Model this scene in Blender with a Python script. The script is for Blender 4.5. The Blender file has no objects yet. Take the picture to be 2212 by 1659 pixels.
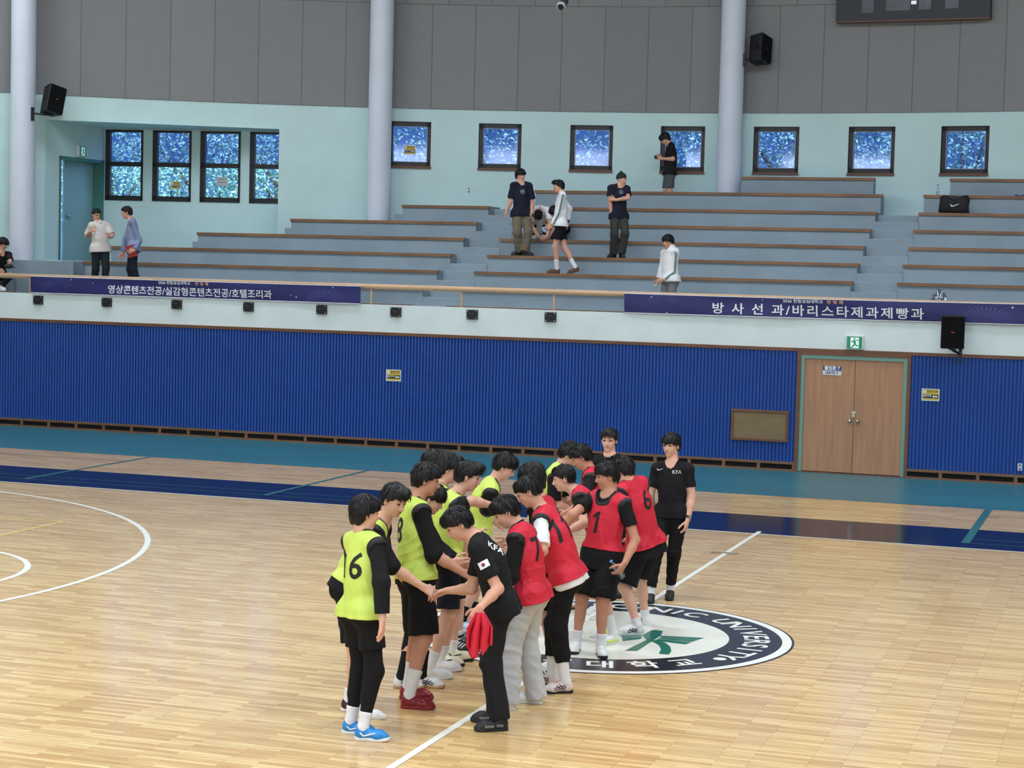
import bpy, bmesh, math, random
import numpy as np
from mathutils import Vector, Matrix
from mathutils.bvhtree import BVHTree
PI = math.pi
random.seed(7)
SC = bpy.context.scene
COL = SC.collection

# ------------------------------------------------------------------ camera
IW, IH = 2212, 1659
F_PX = 4099.44
YAW, PITCH, ROLL, CAM_H = -0.32014974, 0.06068473, -0.02580095, 3.4
def cam_basis():
    cy, sy = math.cos(YAW), math.sin(YAW)
    fwd = np.array([sy, cy, 0]); right = np.array([cy, -sy, 0]); down = np.array([0, 0, -1.0])
    cp, sp = math.cos(PITCH), math.sin(PITCH)
    f2 = fwd * cp + down * sp; d2 = down * cp - fwd * sp
    cr, sr = math.cos(ROLL), math.sin(ROLL)
    return np.array([right * cr + d2 * sr, d2 * cr - right * sr, f2])
RM = cam_basis()
EYE = np.array([0, 0, CAM_H])
cd = bpy.data.cameras.new('camera'); cam = bpy.data.objects.new('camera', cd); COL.objects.link(cam)
cd.sensor_width = 36; cd.lens = F_PX / IW * 36; cd.clip_start = 0.1; cd.clip_end = 300
cam.matrix_world = Matrix(((RM[0][0], -RM[1][0], -RM[2][0], 0), (RM[0][1], -RM[1][1], -RM[2][1], 0),
                           (RM[0][2], -RM[1][2], -RM[2][2], CAM_H), (0, 0, 0, 1)))
SC.camera = cam

# ------------------------------------------------------------------ sky, sun, hall lights, added fill lights, exposure
SC.view_settings.view_transform = 'Standard'; SC.view_settings.look = 'None'
SC.view_settings.exposure = 0.0; SC.view_settings.gamma = 1; SC.view_settings.use_curve_mapping = False
wd = bpy.data.worlds.new('sky'); SC.world = wd; wd.use_nodes = True
wd.node_tree.nodes['Background'].inputs[0].default_value = (0.62, 0.82, 1.0, 1)
wd.node_tree.nodes['Background'].inputs[1].default_value = 4.5
sd = bpy.data.lights.new('sun', 'SUN'); sd.energy = 15.0; sd.angle = 0.01; sd.color = (1, .96, .88)
so = bpy.data.objects.new('sun', sd); COL.objects.link(so); so.rotation_euler = (math.radians(36), 0, math.radians(18))
def area(x, y, z, sx, sy, power, color, spread=180):
    l = bpy.data.lights.new('hall_light', 'AREA'); l.shape = 'RECTANGLE'; l.size = sx; l.size_y = sy
    l.energy = power; l.color = color; l.spread = math.radians(spread)
    o = bpy.data.objects.new('hall_light', l); COL.objects.link(o); o.location = (x, y, z); return o
for ix in range(5):
    for iy in range(4):
        area(-22 + ix * 7.5, 2.5 + iy * 7.6, 11.4, 2.6, 1.6, 275 if iy < 3 else 120, (1.0, 1.07, 1.16), 150)

for k in range(4):      # added bluish fill from the unseen camera side, to brighten the gallery
    o = area(-20 + k * 8.5, -7.5, 7.2, 7.0, 3.6, 540, (1.0, 1.10, 1.28)); o.rotation_euler = (math.radians(97), 0, 0)

for k in range(6):      # added fill row out of view, tilted to brighten stands and back wall
    o = area(-24 + k * 5.6, 30.5, 11.2, 3.2, 1.2, 135, (1.0, 1.10, 1.28), 150); o.rotation_euler = (math.radians(32), 0, 0)

# ------------------------------------------------------------------ pixel -> world helpers (all planes are real surfaces of the hall)
def ray(px, py): return RM.T @ np.array([(px - IW / 2) / F_PX, (py - IH / 2) / F_PX, 1.0])
def at_z(px, py, z=0.0):
    d = ray(px, py); return EYE + d * ((z - CAM_H) / d[2])
def at_y(px, py, y):
    d = ray(px, py); return EYE + d * (y / d[1])
def at_d(px, py, dep): return EYE + ray(px, py) * dep
def depth(P): return float((RM @ (np.asarray(P, float) - EYE))[2])
ARC_C = np.array([-7.278, 14.505]); ARC_R = 26.08
def at_arc(px, py, rad=ARC_R):
    d = ray(px, py); a = d[0] ** 2 + d[1] ** 2; o = EYE[:2] - ARC_C
    b = 2 * (o @ d[:2]); c = o @ o - rad ** 2
    return EYE + d * ((-b + math.sqrt(b * b - 4 * a * c)) / (2 * a))
def arc_pt(th, z, rad=ARC_R):
    return np.array([ARC_C[0] + rad * math.sin(th), ARC_C[1] + rad * math.cos(th), z])
def arc_th(P): return math.atan2(P[0] - ARC_C[0], P[1] - ARC_C[1])

# ------------------------------------------------------------------ materials
def lin(r, g, b):
    f = lambda c: (c / 255 / 12.92) if c / 255 <= .04045 else ((c / 255 + .055) / 1.055) ** 2.4
    return (f(r), f(g), f(b), 1)
MATS = {}
def mat(name, rgb, rough=.6, spec=.5, metal=0, noise=0, nscale=8, bump=0, bscale=60, emit=0, stretch=None, alpha=None, trans=0):
    if name in MATS: return MATS[name]
    m = bpy.data.materials.new(name); m.use_nodes = True; nt = m.node_tree; b = nt.nodes['Principled BSDF']
    b.inputs['Roughness'].default_value = rough; b.inputs['Metallic'].default_value = metal
    b.inputs['Specular IOR Level'].default_value = spec
    c = lin(*rgb); b.inputs['Base Color'].default_value = c
    if trans: b.inputs['Transmission Weight'].default_value = trans; b.inputs['IOR'].default_value = 1.33
    if noise or bump:
        tc = nt.nodes.new('ShaderNodeTexCoord'); mp = nt.nodes.new('ShaderNodeMapping')
        nt.links.new(tc.outputs['Object'], mp.inputs[0])
        if stretch: mp.inputs['Scale'].default_value = stretch
    if noise:
        n = nt.nodes.new('ShaderNodeTexNoise'); n.inputs['Scale'].default_value = nscale; n.inputs['Detail'].default_value = 5
        nt.links.new(mp.outputs[0], n.inputs['Vector'])
        r = nt.nodes.new('ShaderNodeMapRange'); r.inputs[1].default_value = .3; r.inputs[2].default_value = .7
        r.inputs[3].default_value = 1 - noise; r.inputs[4].default_value = 1 + noise
        nt.links.new(n.outputs[0], r.inputs[0])
        mx = nt.nodes.new('ShaderNodeVectorMath'); mx.operation = 'SCALE'; mx.inputs[0].default_value = c[:3]
        nt.links.new(r.outputs[0], mx.inputs['Scale']); nt.links.new(mx.outputs[0], b.inputs['Base Color'])
    if bump:
        n2 = nt.nodes.new('ShaderNodeTexNoise'); n2.inputs['Scale'].default_value = bscale; n2.inputs['Detail'].default_value = 3
        nt.links.new(mp.outputs[0], n2.inputs['Vector'])
        bp = nt.nodes.new('ShaderNodeBump'); bp.inputs['Strength'].default_value = bump; bp.inputs['Distance'].default_value = .01
        nt.links.new(n2.outputs[0], bp.inputs['Height']); nt.links.new(bp.outputs[0], b.inputs['Normal'])
    if emit:
        b.inputs['Emission Color'].default_value = c; b.inputs['Emission Strength'].default_value = emit
    MATS[name] = m; return m

def brick_mat(name, c1, c2, mortar, w, h, msize, rough, coord='Object', noise=.1, rot=None, squash=.5, bias=0.0, spec=.5):
    m = bpy.data.materials.new(name); m.use_nodes = True; nt = m.node_tree; b = nt.nodes['Principled BSDF']
    tc = nt.nodes.new('ShaderNodeTexCoord'); mp = nt.nodes.new('ShaderNodeMapping'); nt.links.new(tc.outputs[coord], mp.inputs[0])
    if rot: mp.inputs['Rotation'].default_value = rot
    br = nt.nodes.new('ShaderNodeTexBrick'); br.inputs['Scale'].default_value = 1
    br.inputs['Color1'].default_value = lin(*c1); br.inputs['Color2'].default_value = lin(*c2); br.inputs['Mortar'].default_value = lin(*mortar)
    br.inputs['Brick Width'].default_value = w; br.inputs['Row Height'].default_value = h; br.inputs['Mortar Size'].default_value = msize
    br.inputs['Bias'].default_value = bias; br.offset = .37; br.offset_frequency = 2; br.inputs['Mortar Smooth'].default_value = .2
    nt.links.new(mp.outputs[0], br.inputs['Vector'])
    n = nt.nodes.new('ShaderNodeTexNoise'); n.inputs['Scale'].default_value = 3; n.inputs['Detail'].default_value = 6
    mp2 = nt.nodes.new('ShaderNodeMapping'); mp2.inputs['Scale'].default_value = (1, 14, 1); nt.links.new(tc.outputs[coord], mp2.inputs[0])
    nt.links.new(mp2.outputs[0], n.inputs['Vector'])
    r = nt.nodes.new('ShaderNodeMapRange'); r.inputs[1].default_value = .3; r.inputs[2].default_value = .7
    r.inputs[3].default_value = 1 - noise; r.inputs[4].default_value = 1 + noise
    nt.links.new(n.outputs[0], r.inputs[0])
    mx = nt.nodes.new('ShaderNodeVectorMath'); mx.operation = 'SCALE'
    nt.links.new(br.outputs['Color'], mx.inputs[0]); nt.links.new(r.outputs[0], mx.inputs['Scale'])
    nt.links.new(mx.outputs[0], b.inputs['Base Color']); b.inputs['Roughness'].default_value = rough
    b.inputs['Specular IOR Level'].default_value = spec
    MATS[name] = m; return m

M_floor = brick_mat('maple_strips', (230, 200, 144), (199, 161, 107), (134, 102, 66), .62, .058, .0016, .19, noise=.17)
M_wall = mat('mint_wall', (197, 224, 220), .75, .3, noise=.04, nscale=1.3, bump=.15, bscale=120)
M_upper = brick_mat('acoustic_panel', (139, 139, 139), (134, 135, 135), (110, 110, 110), .95, 2.3, .012, .9, coord='UV', noise=.04, spec=.2)
M_pillar = mat('pillar_paint', (211, 217, 226), .55, noise=.03, nscale=2)
M_grey = mat('grey_concrete', (140, 155, 163), .7, .3, noise=.07, nscale=1.5, bump=.2, bscale=50)
M_riserside = M_grey
M_nosing = mat('brown_wood_nosing', (128, 92, 62), .5, noise=.3, nscale=1.2, stretch=(1, 6, 6))
M_fascia = mat('fascia_paint', (222, 236, 236), .7, .3, noise=.05, nscale=1.4)
M_blue = mat('blue_corrugated', (34, 79, 161), .5, noise=.05, nscale=2)
M_trim = mat('brown_trim', (112, 72, 48), .5, noise=.2, nscale=3, stretch=(1, 1, 8))
M_base = mat('baseboard_wood', (122, 86, 60), .5, noise=.2, nscale=3)
M_black = mat('black_plastic', (16, 17, 20), .45)
M_dark = mat('dark_gap', (14, 12, 12), .9)
M_teal = mat('teal_paint', (52, 116, 129), .35, noise=.09, nscale=.7, stretch=(.4, 1.5, 1))
M_navy = mat('navy_paint', (14, 24, 52), .13, spec=.16)
M_white_line = mat('white_line', (236, 238, 228), .35)
M_yellow_line = mat('yellow_line', (232, 216, 120), .35)
M_green_line = mat('green_line', (40, 110, 116), .35)
M_thin = mat('dark_line', (96, 92, 88), .4)
M_logo_white = mat('logo_white', (232, 234, 222), .3, noise=.05, nscale=3)
M_logo_dark = mat('logo_dark', (32, 34, 44), .24, noise=.1, nscale=4, spec=.4)
M_logo_green = mat('logo_green', (22, 112, 92), .3)
M_ceil = mat('ceiling_paint', (150, 150, 150), .9)
M_winframe = mat('window_frame', (13, 15, 17), .4)
M_sill = mat('window_sill', (104, 66, 46), .5)
M_door = mat('door_wood', (176, 130, 96), .45, noise=.13, nscale=1.6, stretch=(9, 9, .8))
M_doorframe = mat('door_frame_green', (112, 158, 146), .5)
M_chrome = mat('brushed_metal', (190, 190, 186), .25, metal=1)
M_rail = mat('rail_wood', (206, 170, 134), .4, noise=.12, nscale=2, stretch=(.5, 5, 5))
M_post = mat('rail_post', (206, 174, 140), .45)
M_banner = mat('banner_blue', (32, 36, 100), .55, noise=.06, nscale=2, bump=.3, bscale=2.5)
M_bannertext = mat('banner_white', (236, 238, 242), .6)
M_orange = mat('banner_orange', (232, 180, 140), .6)
M_pale = mat('banner_pale', (92, 98, 160), .6)
M_paper = mat('paper_white', (226, 228, 226), .7)
M_yellow = mat('notice_yellow', (206, 182, 74), .7)
M_signblue = mat('sign_blue', (36, 54, 130), .4)
M_signgreen = mat('exit_green', (20, 132, 92), .4, emit=.25)
M_signwhite = mat('exit_white', (226, 240, 236), .4, emit=.35)
M_ivory = mat('ivory_plastic', (220, 222, 220), .4)
M_cork = mat('board_panel', (130, 110, 78), .7, noise=.12, nscale=2, stretch=(1, 1, 6))
def glass_mat(name, tint, gloss=.08):
    m = bpy.data.materials.new(name); m.use_nodes = True; nt = m.node_tree
    nt.nodes.remove(nt.nodes['Principled BSDF']); out = nt.nodes['Material Output']
    t = nt.nodes.new('ShaderNodeBsdfTransparent'); t.inputs[0].default_value = lin(*tint)
    g = nt.nodes.new('ShaderNodeBsdfGlossy'); g.inputs['Roughness'].default_value = .05
    mx = nt.nodes.new('ShaderNodeMixShader'); mx.inputs[0].default_value = gloss
    nt.links.new(t.outputs[0], mx.inputs[1]); nt.links.new(g.outputs[0], mx.inputs[2]); nt.links.new(mx.outputs[0], out.inputs[0])
    MATS[name] = m; return m
M_glass = glass_mat('tinted_glass', (172, 196, 240), .06)
M_glass2 = glass_mat('clear_glass', (200, 228, 255), .05)
M_water = glass_mat('bottle_plastic', (214, 226, 240), .22)
M_bagplastic = glass_mat('thin_plastic', (206, 214, 224), .30)

# ------------------------------------------------------------------ mesh helpers
class MB:
    def __init__(s): s.v = []; s.f = []; s.uv = None
    def add(s, vs, fs):
        o = len(s.v); s.v += [tuple(float(c) for c in v) for v in vs]; s.f += [tuple(i + o for i in f) for f in fs]; return s
    def box(s, x0, x1, y0, y1, z0, z1):
        return s.add([(x0, y0, z0), (x1, y0, z0), (x1, y1, z0), (x0, y1, z0), (x0, y0, z1), (x1, y0, z1), (x1, y1, z1), (x0, y1, z1)],
                     [(0, 3, 2, 1), (4, 5, 6, 7), (0, 1, 5, 4), (1, 2, 6, 5), (2, 3, 7, 6), (3, 0, 4, 7)])
    def obox(s, o, ax, ay, az):      # box from a corner and three edge vectors
        o, ax, ay, az = map(np.asarray, (o, ax, ay, az))
        vs = [o, o + ax, o + ax + ay, o + ay]; vs = vs + [v + az for v in vs]
        return s.add(vs, [(0, 3, 2, 1), (4, 5, 6, 7), (0, 1, 5, 4), (1, 2, 6, 5), (2, 3, 7, 6), (3, 0, 4, 7)])
    def quad(s, a, b, c, d): return s.add([a, b, c, d], [(0, 1, 2, 3)])
    def tube(s, pts, rs, n=12, caps=True):
        pts = [np.asarray(p, float) for p in pts]
        if not hasattr(rs, '__len__'): rs = [rs] * len(pts)
        rings = []
        for i, p in enumerate(pts):
            t = pts[min(i + 1, len(pts) - 1)] - pts[max(i - 1, 0)]; t = t / np.linalg.norm(t)
            if i == 0:
                u = np.cross(t, [0, 0, 1.0]); u = u if np.linalg.norm(u) > .2 else np.cross(t, [0, 1.0, 0])
            u = u - t * (u @ t); u = u / np.linalg.norm(u)
            w = np.cross(t, u)
            rings.append([p + rs[i] * (math.cos(2 * PI * k / n) * u + math.sin(2 * PI * k / n) * w) for k in range(n)])
        vs = [v for r in rings for v in r]; fs = []
        for i in range(len(pts) - 1):
            for k in range(n): fs.append((i * n + k, i * n + (k + 1) % n, (i + 1) * n + (k + 1) % n, (i + 1) * n + k))
        if caps: fs += [tuple(range(n))[::-1], tuple(range((len(pts) - 1) * n, len(pts) * n))]
        return s.add(vs, fs)
    def prism(s, poly, o, u, v, w):  # 2D polygon swept along w
        o, u, v, w = map(np.asarray, (o, u, v, w)); n = len(poly)
        a = [o + u * p[0] + v * p[1] for p in poly]; b = [p + w for p in a]
        return s.add(a + b, [tuple(range(n))[::-1], tuple(range(n, 2 * n))] + [(i, (i + 1) % n, (i + 1) % n + n, i + n) for i in range(n)])
    def sphere(s, c, r, nu=16, nv=10):
        r = (r, r, r) if not hasattr(r, '__len__') else r
        vs = [(c[0], c[1], c[2] + r[2])]
        for j in range(1, nv):
            for i in range(nu):
                a, b = PI * j / nv, 2 * PI * i / nu
                vs.append((c[0] + r[0] * math.sin(a) * math.cos(b), c[1] + r[1] * math.sin(a) * math.sin(b), c[2] + r[2] * math.cos(a)))
        vs.append((c[0], c[1], c[2] - r[2])); fs = [(0, 1 + i, 1 + (i + 1) % nu) for i in range(nu)]
        for j in range(nv - 2):
            for i in range(nu):
                a = 1 + j * nu + i; b = 1 + j * nu + (i + 1) % nu; fs.append((a, a + nu, b + nu, b))
        L = len(vs) - 1; fs += [(L, 1 + (nv - 2) * nu + (i + 1) % nu, 1 + (nv - 2) * nu + i) for i in range(nu)]
        return s.add(vs, fs)
    def mesh(s, name, off=(0, 0, 0)):
        me = bpy.data.meshes.new(name); off = np.asarray(off)
        me.from_pydata([tuple(np.asarray(v) - off) for v in s.v], [], s.f); me.update()
        return me
def base_of(p):
    loc = np.zeros(3)
    while p is not None: loc = loc + np.array(p.location); p = p.parent
    return loc
def obj(name, mb, m, parent=None, smooth=False, bevel=0, label=None):
    me = mb.mesh(name, base_of(parent)) if isinstance(mb, MB) else mb
    if m is not None:
        me.materials.clear(); me.materials.append(m)
    o = bpy.data.objects.new(name, me); COL.objects.link(o)
    if smooth: me.polygons.foreach_set('use_smooth', [True] * len(me.polygons))
    if parent is not None: o.parent = parent
    if label: o['label'] = label
    if bevel:
        bv = o.modifiers.new('bevel', 'BEVEL'); bv.width = bevel; bv.segments = 2; bv.limit_method = 'ANGLE'
    return o
def tag(o, label, cat, group=None, kind=None):
    o['label'] = label; o['category'] = cat
    if group: o['group'] = group
    if kind: o['kind'] = kind
    return o
def thing(name, loc, label, cat, group=None, kind=None):
    o = bpy.data.objects.new(name, None); COL.objects.link(o); o.location = tuple(float(c) for c in loc); o.empty_display_size = .1
    return tag(o, label, cat, group, kind)
def struct(name, mb, m, parent=None, smooth=False):
    o = obj(name, mb, m, parent, smooth)
    if parent is None: o['kind'] = 'structure'
    return o
def text_poly(s, size, font_shear=0, bold=0.0, space=1.0):
    c = bpy.data.curves.new('lettering', 'FONT'); c.body = s; c.size = size; c.shear = font_shear; c.offset = bold; c.space_character = space
    c.align_x = 'CENTER'; c.align_y = 'CENTER'; c.resolution_u = 3
    o = bpy.data.objects.new('lettering', c); COL.objects.link(o)
    dg = bpy.context.evaluated_depsgraph_get(); dg.update()
    me = bpy.data.meshes.new_from_object(o.evaluated_get(dg)); bpy.data.objects.remove(o); bpy.data.curves.remove(c)
    V = [tuple(v.co[:2]) for v in me.vertices]; Fc = [tuple(p.vertices) for p in me.polygons]; bpy.data.meshes.remove(me)
    return V, Fc
def flat(mb, VF, o, u, v, sx=1, sy=1):
    o, u, v = map(np.asarray, (o, u, v))
    return mb.add([o + u * p[0] * sx + v * p[1] * sy for p in VF[0]], VF[1])
# ================================================================== SETTING
def at_plane(px, py, P, n):
    d = ray(px, py); P = np.asarray(P, float); n = np.asarray(n, float)
    return EYE + d * (((P - EYE) @ n) / (d @ n))
YW = 32.82                       # face of the blue wall under the gallery
rad = math.radians
# floor
floor = struct('floor', MB().box(-34, 20, -12.5, YW, -.2, 0), M_floor)
def floor_part(name, m, mb, label=None):
    o = obj(name, mb, m, floor); return o
def fquad(x0, x1, y0, y1, z): return MB().quad((x0, y0, z), (x1, y0, z), (x1, y1, z), (x0, y1, z))
def farc(cx, cy, r0, r1, z, a0=0, a1=360, n=96):
    mb = MB(); vs = []
    for i in range(n + 1):
        a = rad(a0 + (a1 - a0) * i / n); vs += [(cx + r0 * math.cos(a), cy + r0 * math.sin(a), z), (cx + r1 * math.cos(a), cy + r1 * math.sin(a), z)]
    return mb.add(vs, [(2 * i, 2 * i + 1, 2 * i + 3, 2 * i + 2) for i in range(n)])
def fdisc(cx, cy, r, z, n=96):
    return MB().add([(cx + r * math.cos(2 * PI * i / n), cy + r * math.sin(2 * PI * i / n), z) for i in range(n)], [tuple(range(n))])
CXC, CYC = -4.71, 17.05
floor_part('teal_border', M_teal, fquad(-34, 20, 28.96, YW, .002))
floor_part('navy_band', M_navy, fquad(-34, 20, 24.6, 26.5, .002))
floor_part('court_line', M_white_line, fquad(-18.71, 9.3, 24.55, 24.6, .003), 'white sideline along the navy band')
floor_part('court_line', M_white_line, fquad(CXC - .03, CXC + .03, 2.0, 24.82, .0035), 'white halfway line')
floor_part('court_line', M_white_line, farc(-17.135, CYC, 6.62, 6.69, .003, -90, 90), 'white three point arc')
floor_part('court_line', M_white_line, farc(-13.0, CYC, 1.72, 1.79, .003, -90, 90), 'white free throw circle')
floor_part('court_line', M_yellow_line, MB().quad((-18.7, 21.2, .003), (-13.05, 21.2, .003), (-13.05, 21.245, .003), (-18.7, 21.245, .003)).quad((-13.1, 13.0, .003), (-13.05, 13.0, .003), (-13.05, 21.2, .003), (-13.1, 21.2, .003)), 'yellow line corner')
for xg, w in ((-16.12, .035), (-12.08, .035), (-2.066, .055)):
    floor_part('court_line', M_green_line, fquad(xg - w, xg + w, 25.06, 28.97, .004), 'green line across the navy band')
for y0, x0, x1, m in ((25.49, -30, -10.5, M_green_line), (25.07, -30, -10.5, M_green_line), (25.49, -2.05, 8, M_green_line), (25.07, -2.05, 8, M_green_line), (28.1, -30, -16.1, M_thin), (28.1, -12.08, -9, M_thin), (28.1, -2.05, 8, M_thin)):
    floor_part('court_line', m, fquad(x0, x1, y0 - .012, y0 + .012, .0045))
tape = obj('tape_strip', MB().box(-.16, .16, -.055, .055, 0, .004), mat('grey_tape', (138, 136, 126), .6)); tape.location = (-4.735, 22.68, .0036)
tag(tape, 'short grey tape strip stuck across the white halfway line', 'tape')
# centre circle emblem
floor_part('emblem_ring', M_logo_dark, farc(CXC, CYC, 1.778, 1.80, .004, n=128))
floor_part('emblem_ring', M_white_line, farc(CXC, CYC, 1.69, 1.778, .004, n=128))
floor_part('emblem_ring', M_logo_dark, farc(CXC, CYC, 1.20, 1.69, .004, n=128))
floor_part('emblem_disc', M_logo_white, fdisc(CXC, CYC, 1.20, .004))
def ring_text(s, size, r, a_mid, step, inward):
    mb = MB()
    for i, ch in enumerate(s):
        if ch == ' ': continue
        off = (i - (len(s) - 1) / 2) * step
        a = rad(a_mid + (off if inward else -off))
        c, sn = math.cos(a), math.sin(a); o = (CXC + r * c, CYC + r * sn, .0055)
        up = (-c, -sn, 0) if inward else (c, sn, 0); u = (up[1], -up[0], 0)
        flat(mb, text_poly(ch, size, bold=.006), o, u, up)
    return mb
floor_part('emblem_lettering', M_white_line, ring_text('HALLYM POLYTECHNIC UNIVERSITY', .33, 1.445, 90, 8.05, False))
floor_part('emblem_lettering', M_white_line, ring_text('한림성심대학교', .30, 1.445, 270, 15.5, True))
dots = MB()
for p in ((1555, 1424.5),):
    q = at_z(*p); d = q - np.array([CXC, CYC, 0]); dots.add(fdisc(CXC + d[0], CYC + d[1], .06, .0055, 24).v, [tuple(range(24))])
    dots.add(fdisc(CXC - d[0], CYC + d[1], .06, .0055, 24).v, [tuple(range(24))])
floor_part('emblem_lettering', M_white_line, dots)
em = MB()
def fpoly(pts): 
    P = [at_z(1080 + x / 3.253, 1200 + y / 3.253, .0055 + len(em.f) * .0003) for x, y in pts]; em.add(P, [tuple(range(len(P)))])
fpoly([(1058, 528), (1090, 522), (1146, 530), (1128, 564), (1040, 578), (1000, 560)])
fpoly([(1000, 560), (1128, 564), (1060, 606), (965, 670), (878, 668), (1030, 592)])
fpoly([(1120, 563), (1435, 578), (1395, 590), (1130, 574)])
fpoly([(1130, 577), (1392, 592), (1350, 604), (1110, 584)])
fpoly([(1110, 587), (1345, 607), (1305, 623), (1090, 596)])
fpoly([(1060, 600), (1110, 590), (1165, 614), (1196, 640), (1204, 670), (1188, 694), (1116, 688), (1132, 660), (1120, 632), (1090, 612)])
fpoly([(860, 574), (1000, 572), (985, 584), (862, 600)])
fpoly([(850, 560), (990, 557), (1000, 566), (852, 570)])
floor_part('emblem_mark', M_logo_green, em)

# blue corrugated wall under the gallery, with brown trims and slotted base; door opening left free
DX0, DX1 = -5.667, -3.72
per = .0625
def corrugated(name, x0, x1):
    mb = MB(); prof = [(.0, 0), (.20, 0), (.24, .026), (.36, .036), (.55, .040), (.74, .036), (.92, .026), (.965, .012)]
    xs = []; n = int((x1 - x0) / per)
    for i in range(n): xs += [(x0 + (i + a) * per, d) for a, d in prof]
    xs.append((x1, 0)); vs = []
    for x, d in xs: vs += [(x, YW - d, .165), (x, YW - d, 2.1)]
    mb.add(vs, [(2 * i, 2 * i + 2, 2 * i + 3, 2 * i + 1) for i in range(len(xs) - 1)])
    return struct(name, mb, M_blue)
corrugated('wall_lower_left', -34, DX0); corrugated('wall_lower_right', DX1, 8)
struct('trim_1', MB().box(-34, DX0, YW - .05, YW, 2.1, 2.155).box(DX1, 8, YW - .05, YW, 2.1, 2.155).box(DX0, DX1, YW - .04, YW, 2.045, 2.155), M_trim)
struct('trim_2', MB().box(DX0, DX0 + .07, YW - .045, YW + .05, 0, 2.05).box(DX1 - .06, DX1, YW - .045, YW + .05, 0, 2.05), M_trim)
bb = MB(); bd = MB()
for x0, x1 in ((-34, DX0), (DX1, 8)):
    bb.box(x0, x1, YW - .045, YW, .12, .165).box(x0, x1, YW - .045, YW, .002, .035)
    bd.box(x0, x1, YW - .004, YW, .03, .125)
    n = int((x1 - x0) / .62)
    for i in range(n + 1): bb.box(x1 - i * .62 - .03, x1 - i * .62 + .03, YW - .04, YW, .03, .125)
struct('baseboard_back', bb, M_base); struct('baseboard_slots', bd, M_dark)
struct('wall_lower_backing', MB().box(-34, DX0, YW + .004, YW + .15, 0, 2.148).box(DX1, 8, YW + .004, YW + .15, 0, 2.148).box(DX0, DX1, YW + .004, YW + .15, 2.05, 2.148), M_fascia)
struct('wall_parapet', MB().box(-34, 8, YW, YW + .18, 2.15, 2.665), M_fascia)
# double door of gate 7
d3 = bpy.data.objects.new('door_1', None); COL.objects.link(d3); d3['kind'] = 'structure'; d3.location = ((DX0 + DX1) / 2, YW, 0)
xa, xb = DX0 + .07, DX1 - .06
obj('frame', MB().box(xa, xa + .06, YW - .03, YW + .08, .02, 1.985).box(xb - .06, xb, YW - .03, YW + .08, .02, 1.985).box(xa, xb, YW - .03, YW + .08, 1.985, 2.045), M_doorframe, d3)
xm = at_y(1844, 900, YW)[0]
for i, (a, b) in enumerate(((xa + .06, xm - .004), (xm + .004, xb - .06))):
    lf = obj('door_leaf', MB().box(a, b, YW, YW + .045, .03, 1.985), M_door, d3)
    kx = xm + (-.06 if i == 0 else .075); kz = .93
    obj('knob', MB().tube([(kx, YW, kz), (kx, YW - .03, kz)], [.034, .014], 16).sphere((kx, YW - .055, kz), .034), M_chrome, lf, True)
    if i == 0: obj('hasp', MB().box(xm - .035, xm + .03, YW - .022, YW, 1.055, 1.10).box(xm - .02, xm + .02, YW - .035, YW - .005, 1.0, 1.05), M_chrome, lf)
struct('trim_3', MB().box(xa, xb, YW - .03, YW + .05, 0, .02), M_trim)

struct('door_light_stop', MB().box(DX0 - .3, DX1 + .3, YW + .30, YW + .36, 0, 2.15).box(DX0 - .3, DX0 - .2, YW + .15, YW + .3, 0, 2.15).box(DX1 + .2, DX1 + .3, YW + .15, YW + .3, 0, 2.15), M_dark)  # unseen dark backing, added to stop outside light leaking round the double door
# drum wall of the hall: mint below, acoustic panels above, openings for windows and the stair alcove
def thd(px, py): return math.degrees(arc_th(at_arc(px, py)))
WINS = [(-19.5, -17.43), (-15.115, -13.035), (-10.675, -8.60), (-6.30, -4.176), (-1.857, .302), (2.615, 4.776), (6.89, 9.074)]
WZ0, WZ1 = 5.556, 6.58
AL0, AL1 = thd(98, 300), thd(603, 300); AZ0, AZ1 = 3.33, 6.33
ths = sorted(set([round(-180 + i * 1.5, 3) for i in range(241)] + [t for w in WINS for t in w] + [AL0, AL1]))
zs = [0, AZ0, WZ0, AZ1, WZ1, 6.88]
wl = MB()
for a, b in zip(ths[:-1], ths[1:]):
    m = (a + b) / 2
    for z0, z1 in zip(zs[:-1], zs[1:]):
        zm = (z0 + z1) / 2
        if any(w[0] < m < w[1] for w in WINS) and WZ0 < zm < WZ1: continue
        if AL0 < m < AL1 and AZ0 < zm < AZ1: continue
        wl.quad(arc_pt(rad(b), z0), arc_pt(rad(a), z0), arc_pt(rad(a), z1), arc_pt(rad(b), z1))
struct('wall_back', wl, M_wall)
up = MB(); RU = ARC_R - .012
for a, b in zip(ths[:-1], ths[1:]): up.quad(arc_pt(rad(b), 6.88, RU), arc_pt(rad(a), 6.88, RU), arc_pt(rad(a), 12, RU), arc_pt(rad(b), 12, RU))
up.tube([arc_pt(rad(t), 6.875, RU) for t in ths[::1]], .012, 5, False)
wu = struct('wall_upper', up, M_upper)
uvl = wu.data.uv_layers.new(name='wall')
for lp in wu.data.loops:
    v = wu.data.vertices[lp.vertex_index].co; th = math.atan2(v.x - ARC_C[0], v.y - ARC_C[1])
    uvl.data[lp.index].uv = (th * ARC_R * 1.0, v.z - 6.85)
struct('ceiling', MB().add([tuple(arc_pt(rad(t), 12)) for t in range(-180, 180, 4)], [tuple(range(90))]), M_ceil)
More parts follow.
